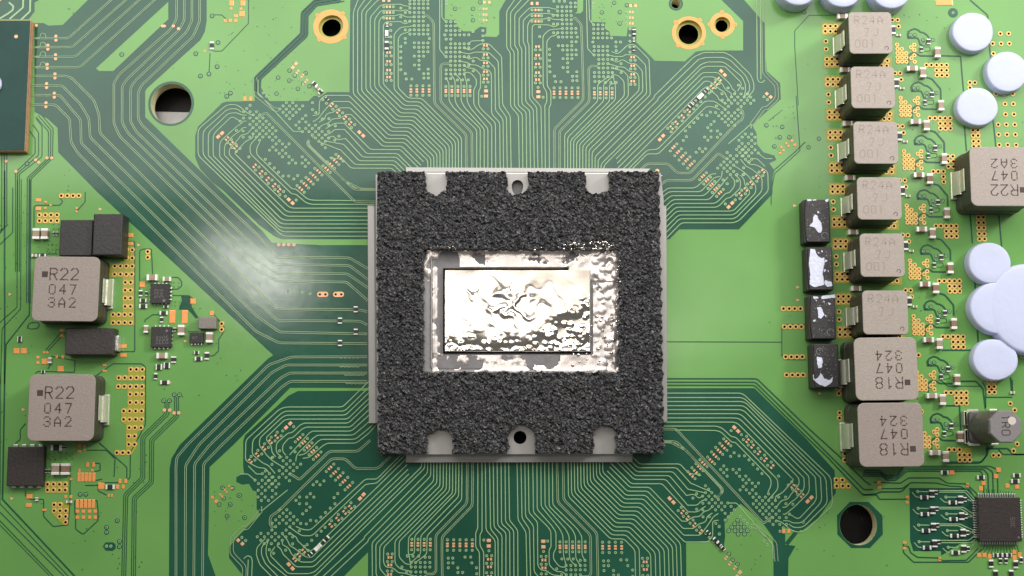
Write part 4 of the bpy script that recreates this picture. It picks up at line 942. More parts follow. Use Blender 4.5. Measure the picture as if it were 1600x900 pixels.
# east side cells
for k in range(8):
    o = cell(k); X = lambda x: o[0]+x/o[2]; Y = lambda y: o[1]+y/o[2]; on = ordn[k]
    kinds = ['tan', 'tan', 'tan', 'tan', 'brown', 'brown', 'brown', 'brown']
    tc(X(467), Y(443), 17, 9, 90, f'upright capacitor ending the hooked dark track of the {on} cell from the top', kinds[k], H=9, group='capacitors on the hooked tracks')
    tc(X(250), Y(581), 16.5, 8, 0, f'lying capacitor at the foot of the {on} hooked track from the top', ['tan', 'tan', 'brown', 'tan', 'brown', 'brown', 'tan', 'tan'][k], H=9, group='lying capacitors in the cells')
    tc(X(343), Y(614), 16.5, 9.5, 90, f'upright capacitor paired with the {on} lying one from the top', ['tan', 'tan', 'brown', 'tan', 'brown', 'tan', 'tan', 'tan'][k], H=9, group='upright capacitors in the cells')
    rs(X(390), Y(353), 9, 6, 90, f'small resistor inside the {on} squiggle from the top', H=3.2, group='resistors in the squiggles')
    rs(X(330), Y(418), 8, 5, 90, f'small resistor below the {on} squiggle from the top', H=3.2, group='resistors below the squiggles')
    if k < 6:
        rs(X(86), Y(252), 14.5, 7.5, 90, f'white-ended resistor against the flank of the {on} cube coil from the top', H=4, group='resistors beside the cube coils')
        tc(X(133), Y(298), 7, 4, 0, f'tiny pale part beside the resistor at the {on} cube coil from the top', H=3, group='tiny parts beside the cube coils')
for k, (x, y) in enumerate(((1316.5, 25), (1321, 108.5), (1325.5, 192.5), (1329, 277.5), (1333.7, 362.5), (1338.3, 450.5))):
    tc(x, y, 16, 8, 0, f'pale capacitor tucked above the {ordn[k]} cube coil from the top', H=11, group='capacitors tucked between the cube coils')
# south-east groups
for o_, s in ((Z6, None),):
    for i, (x, y) in enumerate(((250, 210), (255, 357), (265, 503), (275, 652))): rs(1400+x/5.625, 740+y/5.625, 13, 6, 0, f'lying resistor in the outer column before the square chip, {ordn[i]} from the top', H=3, group='outer column resistors')
    for i, (x, y) in enumerate(((318, 178), (325, 323), (332, 468), (342, 615))):
        rs(1400+x/5.625, 740+y/5.625, 11.5, 8, 90, f'upright white-ended resistor in the outer column, {ordn[i]} from the top', H=4, group='outer column upright resistors')
        rs(1400+(x+36)/5.625, 740+(y-13)/5.625, 6.5, 5, 90, f'tiny part clinging to the {ordn[i]} upright resistor of the outer column', H=3, group='tiny parts of the outer column')
    for i, (x, y) in enumerate(((500, 255), (507, 402), (515, 548), (525, 695))): rs(1400+x/5.625, 740+y/5.625, 13, 6, 0, f'lying resistor in the column nearest the square chip, {ordn[i]} from the top', H=3, group='inner column resistors')
    for i, (x, y) in enumerate(((570, 228), (580, 375), (592, 520), (597, 662))):
        rs(1400+x/5.625, 740+y/5.625, 11.5, 8, 90, f'upright white-ended resistor nearest the square chip, {ordn[i]} from the top', H=4, group='inner column upright resistors')
        rs(1400+(x+38)/5.625, 740+y/5.625, 7, 5, 90, f'tiny part clinging to the {ordn[i]} upright resistor nearest the chip', H=3, group='tiny parts of the inner column')
rs(1476.5, 738.5, 12, 6, 0, 'resistor touching the orange pad under the lower R18 coil'); rs(1533, 746, 12, 6, 0, 'resistor above two diagonal orange pads near the square chip')
rs(1589, 743, 12, 6, 0, 'upper resistor of two under the drum coil, near the frame edge'); rs(1586.5, 752, 13, 6, 0, 'lower resistor of two under the drum coil, near the frame edge')
for i in range(4): rs(1555.5+i*7.3, 867.5, 7, 6, 0, f'small part in the row of four under the square chip, {ordn[i]} along', H=3, group='row of four under the square chip')
rs(1563.5, 876.5, 8, 5, 90, 'small part just under the row of four, nearer the orange pads'); rs(1572.5, 876.5, 8, 5, 90, 'small part just under the row of four, farther from the orange pads')
rs(1549, 881, 12, 7, 90, 'upright resistor below the trio of orange pads'); rs(1587.5, 882, 12, 7, 90, 'upright resistor below the stacked orange pads'); rs(1596, 875, 9, 5, 90, 'small part at the frame edge below the square chip')
rs(1556, 897, 12, 7, 90, 'resistor cut by the bottom edge, one under the row of four'); rs(1580.5, 897, 12, 7, 90, 'resistor cut by the bottom edge, beside the stacked orange pads')
tc(1582.5, 613.5, 7, 4, 0, 'tiny pale part on the thin dark track above the drum coil', H=3)

# ================================================================ integrated circuits
def ic(name, label, x, y, w_, h_, H, pins=None, group=None, m='chip', txt=(), ch=.6, dot=None, cat='chip'):
    q = P(x, y, H); t = thing(name, label, cat, (*q, 0), 0, group)
    k = (CZ-H)/CZ; w_ *= k; h_ *= k
    V_, F_ = cbox(w_, h_, 1.0, H, ch, vround=1.2); link('body', mesh('body', V_, F_, M[m]), t)
    if pins:
        cachep = {}
        for (side, n, span, pw, pl) in pins:
            key = (pw, pl)
            if key not in cachep: cachep[key] = mesh('pin', *cbox(pw, pl, .7, min(H*.45, 4), .4), M['tin'])
            for i in range(n):
                u = (i-(n-1)/2)*span/(max(n-1, 1))
                o = link('pin', cachep[key], t)
                o.location = {'t': (u*S, (h_/2+pl*.35)*S, 0), 'b': (u*S, -(h_/2+pl*.35)*S, 0), 'l': (-(w_/2+pl*.35)*S, u*S, 0), 'r': ((w_/2+pl*.35)*S, u*S, 0)}[side]
                if side in 'lr': o.rotation_euler = (0, 0, math.pi/2)
    for (s, tx, ty, th, wd, rot) in txt: text(s, tx, ty, th, wd, H+.05, 1.0, rot).make('marking', M['chipmark'], t)
    if dot: mm = Mesh(); mm.ring((dot[0], dot[1]), 0, dot[2], H+.03, 12, .08); mm.make('pin_mark', M['chipmark'], t)
    return t
ic('square_chip', 'upper of the two small square black chips, under the wide capacitor', 249.5, 458.5, 30, 31, 8, [('r', 4, 18, 2.4, 3.5), ('t', 4, 18, 2.2, 2), ('b', 4, 18, 2.2, 1.5), ('l', 4, 18, 2.2, 2)], 'small square chips', txt=[('632', -8, -1, 6.5, .7, -math.pi/2), ('34X', -8, -8, 6.5, .7, -math.pi/2)][:0]+[('532', -7, 2.5, 5.5, .7, math.pi/2), ('34X', -7, -5.5, 5.5, .7, math.pi/2)], dot=(7, -11, 2.4))
ic('square_chip', 'lower of the two small square black chips, beside the orange bars', 251.5, 526.5, 31.5, 32, 8, [('t', 4, 20, 2.6, 3), ('b', 4, 20, 2.6, 3.5), ('r', 4, 18, 2.2, 1.5), ('l', 4, 18, 2.2, 1.5)], 'small square chips', txt=[('504X', -11, -1.5, 5.5, .7, math.pi), ('0332', -11, 5, 5.5, .7, math.pi)], dot=(8.5, 9.5, 2))
ic('small_chip', 'tiny black six-pin chip under the grey block', 306.7, 528, 21.5, 16, 7, [('b', 4, 15, 2.2, 3.5)], txt=[('A7', -6, -2, 4.5, .6, 0)])
ic('grey_block', 'small grey rectangular coil block beside two gold vias', 323.5, 504.3, 28, 19, 14, m='greytop', ch=1.5, cat='coil')
ic('eight_pin_chip', 'black power chip with four silver pins on two sides, lower corner', 39.5, 728.5, 56, 60, 12, [('t', 4, 39, 7, 4), ('b', 4, 39, 7, 4)], m='chipbrown', ch=1)
ic('polymer_block', 'squarish matte black block, the paler one touching the tall block', 118.5, 371.5, 51, 57, 26, m='chip', ch=1.2, group='tall black blocks', cat='capacitor')
ic('polymer_block', 'tall black block with slanted flank standing beside orange pads', 168, 366.5, 46.5, 66, 34, m='chip', ch=2.0, group='tall black blocks', cat='capacitor')
b3 = ic('polymer_block', 'black block with silver end lying just below the upper R22 coil', 139.5, 533.5, 75, 42, 26, m='chipbrown', ch=1.6, group='tall black blocks', cat='capacitor')
mm = Mesh(); mm.add(cbox(6, 24, .7, 17, 1.2), (39.5, -2, 0)); mm.make('terminal', M['tin'], b3)
ic('quad_flat_chip', 'large square black chip with fine silver pins, amid resistor columns', 1562.5, 811.5, 65, 67, 14, [('l', 16, 55, 2.0, 6), ('t', 16, 55, 2.0, 6), ('r', 16, 55, 2.0, 6), ('b', 16, 55, 2.0, 6)], m='chipbrown', ch=1,
   txt=[('305', -12, -22, 6, .5, math.pi/2), ('09X', 8, -22, 6, .5, math.pi/2)][:1], dot=(27, -27, 1.5))
# big package at the west edge
q0, q1 = P(-60, 236, 17), P(48, 31.5, 17)
bx, by = (q0[0]+q1[0])/2, (q0[1]+q1[1])/2; bw, bh = q1[0]-q0[0], q1[1]-q0[1]
t = thing('ball_grid_chip', 'dark green chip package with brown laminate edge, cut by the frame', 'chip', (bx, by, 0))
link('laminate_core', mesh('laminate_core', *cbox(bw, bh, .8, 16.4, .2), M['bgaedge']), t)
link('top_face', mesh('top_face', *cbox(bw-1.6, bh-1.6, 16.3, 17.2, .3), M['bga']), t)
link('copper_line', mesh('copper_line', *cbox(bw+.5, bh+.5, 8.2, 9.2, 0), M['gold']), t)
mm = Mesh(); gx, gy = P(25, 57, 17.4); mm.ring((gx-bx, gy-by), 0, 3, 17.3, 14, .2); mm.make('gold_dot', M['palegold'], t)
def pad_disc(x, y, rx, ry, z0, h, label, name='thermal_pad', seed=0, lean=.10, group='lavender thermal pads', mt='putty', cat='thermal pad'):
    q = P(x, y, z0+h); k = (CZ-h-z0)/CZ; rx *= k; ry *= k
    t = thing(name, label, cat, (*q, z0), 0, group)
    V_, F_ = [], []; n = 56; rr = random.Random(seed)
    ph = [rr.uniform(0, 6.28) for _ in range(4)]
    prof = [(1.02, 0), (1.03, .25), (1.015, .6), (1.0, .85), (.975, .97), (.92, 1.0), (.6, 1.01), (.3, 1.012)]
    for j, (fr, fz) in enumerate(prof):
        for i in range(n):
            a_ = 2*math.pi*i/n; wv = 1+.012*math.sin(2*a_+ph[0])+.010*math.sin(3*a_+ph[1])+.006*math.sin(5*a_+ph[2])
            V_.append((rx*fr*wv*math.cos(a_), ry*fr*wv*math.sin(a_), h*fz))
    for j in range(len(prof)-1):
        for i in range(n): F_.append((j*n+i, j*n+(i+1) % n, (j+1)*n+(i+1) % n, (j+1)*n+i))
    F_.append(tuple(range((len(prof)-1)*n, len(prof)*n)))
    link('disc', mesh('disc', V_, F_, M[mt], True), t)
    return t
pad_disc(1520.5, 49.5, 32.5, 32.5, .6, 17, 'lavender disc under the wide orange pad, topmost whole one', seed=1)
pad_disc(1574, 111.5, 33, 33, .6, 17, 'lavender disc second from the top, touching the frame edge', seed=2)
pad_disc(1527.5, 166.5, 32.5, 31.5, .6, 17, 'lavender disc directly above the upside-down R22 coil', seed=3)
pad_disc(1546.5, 410.5, 33, 33, .6, 20.1, 'lavender disc on top of the merged cluster, under the R22 coil', seed=4)
pad_disc(1559, 481.5, 43, 40.5, .6, 20.5, 'middle lavender lobe of the merged cluster', seed=5)
pad_disc(1608, 482, 64, 70, .6, 20.75, 'largest lavender lobe, cut by the frame edge in the merged cluster', seed=6)
pad_disc(1555.5, 562, 35, 32.5, .6, 18, 'lavender disc at the bottom of the cluster, above the drum coil', seed=7)
pad_disc(1247, -18, 30, 28, .6, 34, 'lavender disc cut by the top edge, nearest the gold rings', seed=8)
pad_disc(1316, -15, 30, 28, .6, 34, 'lavender disc cut by the top edge, middle of three', seed=9)
pad_disc(1392, -14, 31, 29, .6, 34, 'lavender disc cut by the top edge, touching the first cube coil', seed=10)
pad_disc(-7, 130, 8, 12, 17.2, 6, 'sliver of white pad on the green chip package at the frame edge', seed=12, group=None, mt='residue')

# black power stages with white residue
def blob(mm, pts, z, r=1.5, jit=.7, seed=0):
    rr = random.Random(seed); q = fillet(pts+[pts[0]], r, 3)[:-1]
    out = []
    for i, p in enumerate(q):
        a_ = q[i-1]; n = max(1, int(math.dist(a_, p)/2.0))
        for k in range(n): out.append((a_[0]+(p[0]-a_[0])*k/n+rr.uniform(-jit, jit), a_[1]+(p[1]-a_[1])*k/n+rr.uniform(-jit, jit)))
    mm.add(prism(out, z, z+.8))
BL = [(1275.5, 345, 'topmost black block of four, with a small white smear', (1240, 300, 5), ["165,175 185,185 190,210 215,240 222,290 215,320 190,315 160,275 120,265 150,235 150,200", "105,55 140,58 140,70 108,72", "245,62 275,52 268,75 250,80", "185,150 195,150 200,165 187,168", "148,60 175,58 178,66 150,70"]),
      (1280, 419.5, 'second black block from the top, mostly covered by white residue', (1240, 300, 5), ["130,445 165,448 180,490 215,520 240,510 240,560 225,640 235,690 240,725 160,745 125,720 130,640 120,560", "245,690 300,705 300,735 260,740 240,715", "245,525 265,540 245,550", "240,600 255,612 235,630", "265,610 275,615 268,628", "185,470 200,475 195,485", "215,455 230,465 218,475"]),
      (1284, 495.5, 'third black block from the top, white streak along its upper edge', (1240, 460, 5.625), ["245,15 290,10 365,0 365,30 300,35 250,40 240,28", "205,115 240,112 255,150 270,180 240,215 215,205 215,160", "170,20 215,20 220,35 175,40", "170,225 195,222 190,240 172,240", "300,70 325,80 315,95", "270,180 288,185 280,195", "190,45 205,50 196,62", "262,60 275,64 268,75"]),
      (1289, 571.5, 'lowest black block of four, white crescent at its lower end', (1240, 460, 5.625), ["205,545 245,555 255,590 245,650 215,650 205,600", "170,700 185,750 215,730 240,690 265,740 320,755 345,720 335,775 280,810 220,790 175,750"])]
for i, (x, y, lab, o, smears) in enumerate(BL):
    H = 34
    q = P(x+1.5, y, H); t = thing('power_stage_chip', lab, 'chip', (*q, 0), 0, 'black power stage chips')
    ww, hh = 38.5, 66.5
    link('body', mesh('body', *cbox(ww+2.5, hh+1, .8, H-3.5, .6, vround=2), M['chip']), t)
    # slightly barrelled lid
    n = 10; V_, F_ = [], []
    for z, sh in ((H-3.5, 0), (H-.5, .3), (H, 1.2)):
        for side in (-1, 1):
            for j in range(n+1):
                u = j/n*2-1; wv = ww/2-sh-(2.2*(u*u) if side < 0 else .6*u*u)
                V_.append((side*wv, side*u*(hh/2-sh), z))
    nn = 2*(n+1)
    for r_ in range(2):
        for j in range(nn): F_.append((r_*nn+(j+1) % nn, r_*nn+j, (r_+1)*nn+j, (r_+1)*nn+(j+1) % nn))
    F_.append(tuple(reversed(range(2*nn, 3*nn))))
    F_ = [f[::-1] for f in F_]
    link('lid', mesh('lid', V_, F_, M['chip']), t)
    for j, sm in enumerate(smears):
        pts = [tuple(float(c) for c in s.split(',')) for s in sm.split()]
        pts = [P(o[0]+a_/o[2], o[1]+b_/o[2], H) for a_, b_ in pts]; pts = [(p[0]-q[0], p[1]-q[1]) for p in pts]
        mm = Mesh(); blob(mm, pts, H+.02, 1.2, .45, 31*i+j); mm.make('residue', M['residue'], t)
    mm = Mesh(); rr = random.Random(50+i)
    for _ in range(70):
        u, v = rr.uniform(-16, 17), rr.uniform(-30, 30); r_ = rr.uniform(.25, .8)
        mm.disc((u, v), r_, H+.03+rr.uniform(0, .02), 5)
    mm.make('dust_specks', M['dust'], t, 'stuff')
    mm = Mesh(); cyy = (-23 if i < 3 else 22); cxx = (11 if i < 3 else -9)
    mm.ribbon([(cxx+5*math.cos(a_*.4), cyy+5*math.sin(a_*.4)) for a_ in range(0, 13)], .6, H+.03, .1); mm.make('pin_mark', M['dust'], t)

# ================================================================ processor, its metal cover and the foam gasket
zc = 14.0    # top of the cover
cov = thing('processor_cover', 'satin metal frame under the black foam, round the processor window', 'metal cover', (0, 0, 0))
def Q(s, z): return [P(*(float(c) for c in t.split(',')), z) for t in s.split()]
out = Q("587,273 634,269 1032,270 1037,312 1036,705 990,709 634,710 592,708 590,661", zc)
win = Q("655,382 975,382 975,588 655,588", zc)
hole1 = [(P(812.5, 683.5, zc)[0]+10*math.cos(a_*math.pi/12), P(812.5, 683.5, zc)[1]+10*math.sin(a_*math.pi/12)) for a_ in range(24)]
hole2 = [(P(808.5, 290, zc)[0]+9*math.cos(a_*math.pi/12), P(808.5, 290, zc)[1]+(9 if math.sin(a_*math.pi/12) > 0 else 16)*math.sin(a_*math.pi/12)) for a_ in range(24)]
V_, F_ = tess([out, win, hole1, hole2], zc)
mm = Mesh(); mm.v = list(V_); mm.f = [tuple(f) for f in F_]
b_ = len(mm.v)
for lp in (out, win, hole1, hole2):
    b_ = len(mm.v); n = len(lp); mm.v += [(p[0], p[1], zc) for p in lp]+[(p[0], p[1], zc-3) for p in lp]
    mm.f += [(b_+i, b_+(i+1) % n, b_+n+(i+1) % n, b_+n+i) for i in range(n)]
mm.make('cover_plate', M['nickel'], cov)
def flange(s, inner_z, outer_z, order):
    """strip whose first two points lie against the plate and last two are its lowered outer rim"""
    a_, b2, c2, d2 = [tuple(float(c) for c in t.split(',')) for t in s.split()]
    A, B = P(*a_, inner_z), P(*b2, inner_z)
    m1 = lambda p, q, u: (p[0]*(1-u)+q[0]*u, p[1]*(1-u)+q[1]*u)
    C, D_ = P(*c2, outer_z), P(*d2, outer_z)
    A2, B2 = m1(A, D_, .30), m1(B, C, .30)
    V_ = [(*A, inner_z), (*B, inner_z), (*B2, outer_z+1.2), (*A2, outer_z+1.2), (*C, outer_z+.2), (*D_, outer_z+.2), (*C, .6), (*D_, .6), (*B, .6), (*A, .6)]
    F_ = [(0, 1, 2, 3), (3, 2, 4, 5), (5, 4, 6, 7), (1, 8, 6, 4), (1, 4, 2), (0, 3, 5), (0, 5, 7, 9)]
    me = mesh('flange', V_, F_, M['nickel']); bm = bmesh.new(); bm.from_mesh(me); bmesh.ops.recalc_face_normals(bm, faces=bm.faces); bm.to_mesh(me); bm.free()
    return link('flange', me, cov)
flange("634,709.5 989,708.5 988,722 634,722.5", zc-.5, 7, 0)
flange("588,319 590,661 576.5,661 574.5,321", zc-.5, 7, 0)
flange("1035,661 1033,316 1041,322 1042.5,658", zc-.5, 7, 0)
flange("1010,270 634,270 634,261.5 1016,263.5", zc-.5, 7, 0)
mm = Mesh(); mm.ribbon([P(591, 662, zc-2), P(592, 704, zc-2), P(597, 711, zc-2)], 3, zc-4, 2); mm.make('corner_fold', M['nickel'], cov)
sl = Mesh(); sl.poly(Q("650,276 1012,276 1012,310 650,310", 3), 3); sl.make('cover_underlay', M['package'], cov)
sl = Mesh(); sl.poly(Q("650,668 1000,668 1000,700 650,700", 3), 3); sl.make('cover_underlay', M['hole'], cov)
for xx in ((668, 699), (789, 830), (914, 952)):
    mm = Mesh(); mm.ribbon([P(xx[0], 271.5, zc), P(xx[1], 271.5, zc)], 2, zc+.05, .5); mm.make('fold_line', M['tin'], cov)

# foam gasket, a crumbled heightfield with notches
def in_rr(x, y, x0, x1, y0, y1): return (x > x0) & (x < x1) & (y > y0) & (y < y1)
zf = 31.0; st = 1.2
c0, c1 = P(584, 714, zf), P(1041, 263, zf)
nx, ny = int((c1[0]-c0[0])/st), int((c1[1]-c0[1])/st)
gx, gy = np.meshgrid(c0[0]+np.arange(nx+1)*st, c0[1]+np.arange(ny+1)*st)
rs_ = np.random.RandomState(4)
def fac(px, py, cell_, seed, amp_b, amp_t, ani=1.0):
    """random tilted flakes on a jittered grid"""
    R = np.random.RandomState(seed); n = 400
    jx, jy, jb, ja, jt = (R.rand(n, n) for _ in range(5))
    ix, iy = np.floor(px/cell_).astype(int), np.floor(py/cell_/ani).astype(int)
    best = np.full(px.shape, 1e9); second = best.copy(); hh = np.zeros(px.shape)
    for a_ in (-1, 0, 1):
        for b_ in (-1, 0, 1):
            cx_, cy_ = (ix+a_) % n, (iy+b_) % n
            fx, fy = (ix+a_+jx[cx_, cy_])*cell_, (iy+b_+jy[cx_, cy_])*cell_*ani
            d_ = (px-fx)**2+((py-fy)/ani)**2
            th_ = ja[cx_, cy_]*6.283; tl = amp_t*(.3+jt[cx_, cy_])
            val = jb[cx_, cy_]*amp_b+((px-fx)*np.cos(th_)+(py-fy)*np.sin(th_))*tl
            m_ = d_ < best
            second = np.where(m_, best, np.minimum(second, d_)); hh = np.where(m_, val, hh); best = np.where(m_, d_, best)
    return hh, np.sqrt(second)-np.sqrt(best)
wx = gx+1.1*np.sin(gy*.31)+1.2*np.sin(gy*.83+gx*.2); wy = gy+1.5*np.sin(gx*.27+1)+1.2*np.sin(gx*.9)
h1, e1 = fac(wx+gy*.35, wy, 7.6, 3, 2.8, .56, .6); h2, e2 = fac(wy*.9+40, wx-gy*.2, 3.9, 5, 1.1, .5, .7)
hz = zf+h1-1.2+h2-.8-np.clip(1.0-e1, 0, 2)*1.9-np.clip(.7-e2, 0, 1)*.7
hz += 1.4*np.sin(gx*.021+1)*np.sin(gy*.025)
# outline: back to photo positions
tt = zf
def to_img(px, py, z):
    dy_, dz_ = py-CY, z-CZ
    yc = dy_*CT+dz_*ST; zc_ = -dy_*ST+dz_*CT
    return 800+F*px/(-zc_), 450-F*yc/(-zc_)
u, v = to_img(gx, gy, tt)
wob = 1.6*np.sin(u*.21)+1.2*np.sin(u*.57+v*.33)+1.3*np.sin(v*.23+2)+1.0*np.sin(v*.61)+rs_.rand(*u.shape)*1.0
uu, vv = u+wob*.55, v+wob*.55
tx_ = np.clip((vv-267)/442, 0, 1)
keep = (uu > 586.5+tx_*3) & (uu < 1031+tx_*7) & (vv > 268) & (vv < 709.5)
def slot(x0, x1, ytip, top):
    cxm, rr = (x0+x1)/2, (x1-x0)/2
    if top: return (np.abs(uu-cxm) < rr) & ((vv < ytip-rr*.8) | (((uu-cxm)/rr)**2+((vv-(ytip-rr*.8))/(rr*.8))**2 < 1))
    return (np.abs(uu-cxm) < rr) & ((vv > ytip+rr*.8) | (((uu-cxm)/rr)**2+((vv-(ytip+rr*.8))/(rr*.8))**2 < 1))
for a_ in ((666, 698, 304, 1), (793, 825, 304, 1), (916, 951, 304, 1), (669, 706, 671, 0), (795, 835, 664, 0), (929, 963, 664, 0)): keep &= ~slot(*a_)
keep &= ~((uu > 663) & (uu < 967) & (vv > 389) & (vv < 581))
ck = keep[:-1, :-1] & keep[1:, :-1] & keep[:-1, 1:] & keep[1:, 1:]
idx = -np.ones(gx.shape, int); vs_, fs_ = [], []
use = np.zeros(gx.shape, bool); use[:-1, :-1] |= ck; use[1:, :-1] |= ck; use[:-1, 1:] |= ck; use[1:, 1:] |= ck
idx[use] = np.arange(use.sum())
jx_ = (rs_.rand(*gx.shape)-.5)*.8; jy_ = (rs_.rand(*gx.shape)-.5)*.8
vs_ = np.stack([gx[use]+jx_[use], gy[use]+jy_[use], hz[use]], 1).tolist(); n0 = len(vs_)
J, I = np.nonzero(ck)
for j, i in zip(J.tolist(), I.tolist()):
    a_, b_, c_, d_ = idx[j, i], idx[j, i+1], idx[j+1, i+1], idx[j+1, i]
    if (i*7+j*13) % 2: fs_ += [(a_, b_, c_), (a_, c_, d_)]
    else: fs_ += [(a_, b_, d_), (b_, c_, d_)]
ckp = np.pad(ck, 1)
low = {}
def lowv(k):
    if k not in low: low[k] = len(vs_); p = vs_[k]; vs_.append([p[0]+rnd.uniform(-.7, .7), p[1]+rnd.uniform(-.7, .7), zc+.1])
    return low[k]
for j, i in zip(J.tolist(), I.tolist()):
    a_, b_, c_, d_ = idx[j, i], idx[j, i+1], idx[j+1, i+1], idx[j+1, i]
    for (p, q_, nj, ni) in ((a_, b_, j-1, i), (b_, c_, j, i+1), (c_, d_, j+1, i), (d_, a_, j, i-1)):
        if not ckp[nj+1, ni+1]: fs_.append((q_, p, lowv(p), lowv(q_)))
fo = thing('foam_gasket', 'crumbly black foam frame with rounded notches, on the metal cover', 'foam', (0, 0, 0))
link('foam_sheet', mesh('foam_sheet', vs_, fs_, M['foam']), fo)

# processor inside the window
cpu = thing('processor', 'rectangular processor smeared with shiny liquid metal inside the foam', 'processor', (0, 0, 0))
W8 = (640, 360, 3.75)
def wq(s, z): return [P(W8[0]+float(t.split(',')[0])/3.75, W8[1]+float(t.split(',')[1])/3.75, z) for t in s.split()]
mm = Mesh(); mm.poly(wq("40,70 1260,70 1260,870 40,870", 9), 9.0); mm.make('frame_floor', M['floor'], cpu)
mm = Mesh(); mm.add(prism(wq("145,125 1180,125 1180,810 145,810", 10.5), 9.1, 10.5)); mm.make('package', M['package'], cpu)
# raised lip of the frame round the package
lip = wq("128,118 1195,118 1195,825 150,825 128,800", 12)
mm = Mesh(); mm.ribbon(fillet(lip+[lip[0]], 5), 4.5, 9.1, 2.6); mm.make('frame_lip', M['floor'], cpu)
mm = Mesh(); mm.add(prism(wq("197,222 1063,222 1063,720 197,720", 12), 10.52, 12.6)); mm.make('die_groove_shade', M['hole'], cpu)  # raised black slab; its rim paints the groove's shade round the die
mm = Mesh(); mm.add(prism(wq("207,233 1060,233 1060,711 207,711", 14), 12.6, 14.2)); mm.make('die', M['nickel'], cpu)
def n2(x, y, s, seed, oct_=3):
    val = 0; am = 1; tot = 0
    for k in range(oct_):
        val += am*noise.noise(Vector((x*s+seed*7.3, y*s-seed*3.1, seed*1.7+k*5))); tot += am; am *= .5; s *= 2.1
    return val/tot
def film(name, m, poly, z, step, hf, kf, smooth=True):
    """a film of metal as a heightfield: hf(x,y) height in crop coordinates, kf(x,y) keep"""
    x0, y0, x1, y1 = poly; nx_, ny_ = int((x1-x0)/step), int((y1-y0)/step)
    V_, F_, ok, id_ = [], [], {}, {}
    H_ = {}
    for j in range(ny_+1):
        for i in range(nx_+1):
            x, y = x0+i*step, y0+j*step
            H_[i, j] = (kf(x, y), hf(x, y))
    for j in range(ny_):
        for i in range(nx_):
            ks = [(i, j), (i, j+1), (i+1, j+1), (i+1, j)]
            if sum(H_[k][0] > 0 for k in ks) >= 3:
                f = []
                for k in ks:
                    if k not in id_:
                        px, py = P(W8[0]+(x0+k[0]*step)/3.75, W8[1]+(y0+k[1]*step)/3.75, z)
                        edge = min(1, max(0, H_[k][0]*6))
                        id_[k] = len(V_); V_.append((px, py, z+.05+H_[k][1]*(.15+.85*edge)))
                    f.append(id_[k])
                F_.append(tuple(f))
    return link(name, mesh(name, V_, F_, M[m], smooth), cpu)
def bubbles(x, y, cellsz, seed, amp, fill=.7):
    ix, iy = math.floor(x/cellsz), math.floor(y/cellsz); best = 0
    for a_ in (-1, 0, 1):
        for b_ in (-1, 0, 1):
            R = (math.sin((ix+a_)*127.1+(iy+b_)*311.7+seed)*43758.5453) % 1; R2 = (math.sin((ix+a_)*269.5+(iy+b_)*183.3+seed)*43758.5453) % 1
            if R > fill: continue
            fx, fy = (ix+a_+R2)*cellsz, (iy+b_+R)*cellsz; r = cellsz*(.28+.4*R2)
            d2 = ((x-fx)**2+(y-fy)**2)/(r*r)
            if d2 < 1: best = max(best, math.sqrt(1-d2)*r)
    return best*amp
def die_h(x, y):
    # broad pool swelling, a meandering ridge, bubbly lower margin
    pool = .9+.9*n2(x, y, .0035, 3, 2)+.30*n2(x, y, .009, 5, 1)
    dline = (y-(695-(x-640)*.66)) if x > 640 else (y-648-40*n2(x, 0, .01, 9, 1))
    edge = 1/(1+math.exp(dline/26))
    mid = math.exp(-((x-560)/230)**2-((y-430)/110)**2)
    rough_ = (1.1*(max(0, .28-abs(n2(x, y, .0095, 11, 2)))/.28)**1.5+.22*n2(x, y, .03, 12, 1))*mid
    bub = bubbles(x, y, 34, 1.3, .05)+bubbles(x, y, 85, 7.7, .04, .6)
    return .3+edge*(1.3+pool+rough_)+(1-edge)*bub*1.2
film('liquid_metal', 'liquid', (209, 235, 1058, 709), 14.25, 5.0, die_h, lambda x, y: .3+.0*x)
def sm_keep(x, y):
    if 190 < x < 1075 and 216 < y < 726 and not (x > 930 and y < 300): return -1
    base = n2(x, y, .012, 21, 3)
    if x < 130: return (.0+base*.8-.02 if y < 310 else -.2) if x > 84 else -1
    if y < 225: b0 = -.03 if x < 440 else .25
    elif y > 720: b0 = -.02 if x < 880 else .4
    elif x < 195: b0 = -.03+(.2 if x < 165 else -.15)
    else: b0 = .35
    b0 += .15*math.exp(-(min(abs(y-118), abs(y-822), abs(x-145))/14)**2)
    if 640 < x < 930 and 160 < y < 195: b0 -= .1
    return b0+base*.75
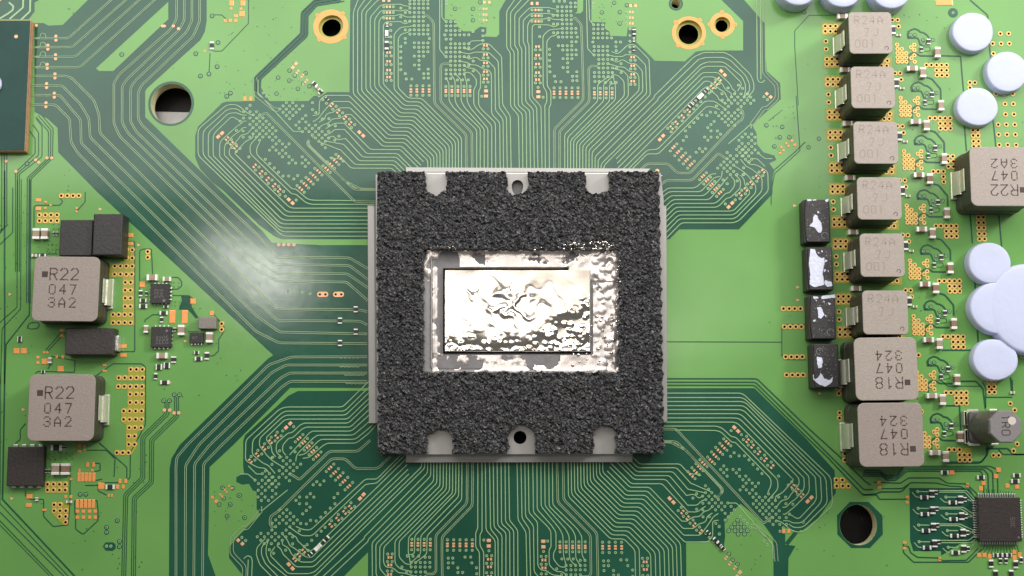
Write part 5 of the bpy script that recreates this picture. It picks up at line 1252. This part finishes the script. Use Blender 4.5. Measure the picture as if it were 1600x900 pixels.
def sm_h(x, y):
    d_ = abs(n2(x, y, .02, 33, 3)); right = 1/(1+math.exp((1080-x)/20))
    z = .9+.8*n2(x, y, .012, 33, 2)+right*(bubbles(x, y, 42, 3.1, .07)+1.0*n2(x, y, .012, 37, 2))
    if x > 900 and y < 300: z += 1.5+n2(x, y, .012, 41, 2)*1.5
    lipd = min(abs(y-118), abs(y-825), abs(x-130), abs(x-1195))
    return z+1.3*math.exp(-(lipd/18)**2)
film('metal_smear', 'smear', (80, 104, 1232, 838), 10.7, 5.5, sm_h, sm_keep)
# beads thrown onto the rim of the foam
mm = Mesh(); rr = random.Random(3)
def bead(x, y, z, r):
    n, V_, F_ = 10, [], []
    q = wq(f"{x},{y}", z)[0]
    for j in range(5):
        a_ = math.pi/2*j/4
        for i in range(n):
            V_.append((q[0]+r*math.cos(a_)*math.cos(2*math.pi*i/n), q[1]+r*math.cos(a_)*math.sin(2*math.pi*i/n), z+r*math.sin(a_)))
    for j in range(4):
        for i in range(n): F_.append((j*n+i, j*n+(i+1) % n, (j+1)*n+(i+1) % n, (j+1)*n+i))
    mm.add((V_, F_))
for _ in range(70):
    x = rr.triangular(700, 1235, 1150); bead(x, rr.uniform(72, 118)-(5 if x > 1000 else 0), rr.uniform(25, 34), rr.uniform(.7, 2.4))
for _ in range(45): bead(rr.uniform(1205, 1238), rr.triangular(90, 830, 200), rr.uniform(20, 33), rr.uniform(.6, 2.0))
for _ in range(30): bead(rr.uniform(150, 300), rr.uniform(90, 112), rr.uniform(22, 31), rr.uniform(.5, 1.6))
for _ in range(60): bead(rr.uniform(950, 1200), rr.uniform(500, 800), rr.uniform(12, 15), rr.uniform(1, 3))
mm.make('metal_bead', M['liquid'], cpu, 'stuff', True)

# cut the etched sheet clear of drilled holes last (it spans them)
for ob in board.children:
    if ob.name.startswith('etched_area'): cut_out(ob, [(267.5, 162, 33, 33), (517, 41.5, 21, 19.5), (1076.5, 51.5, 21.5, 22), (1128.5, 38.5, 13.5, 13.5), (1056, 6, 8, 8)])
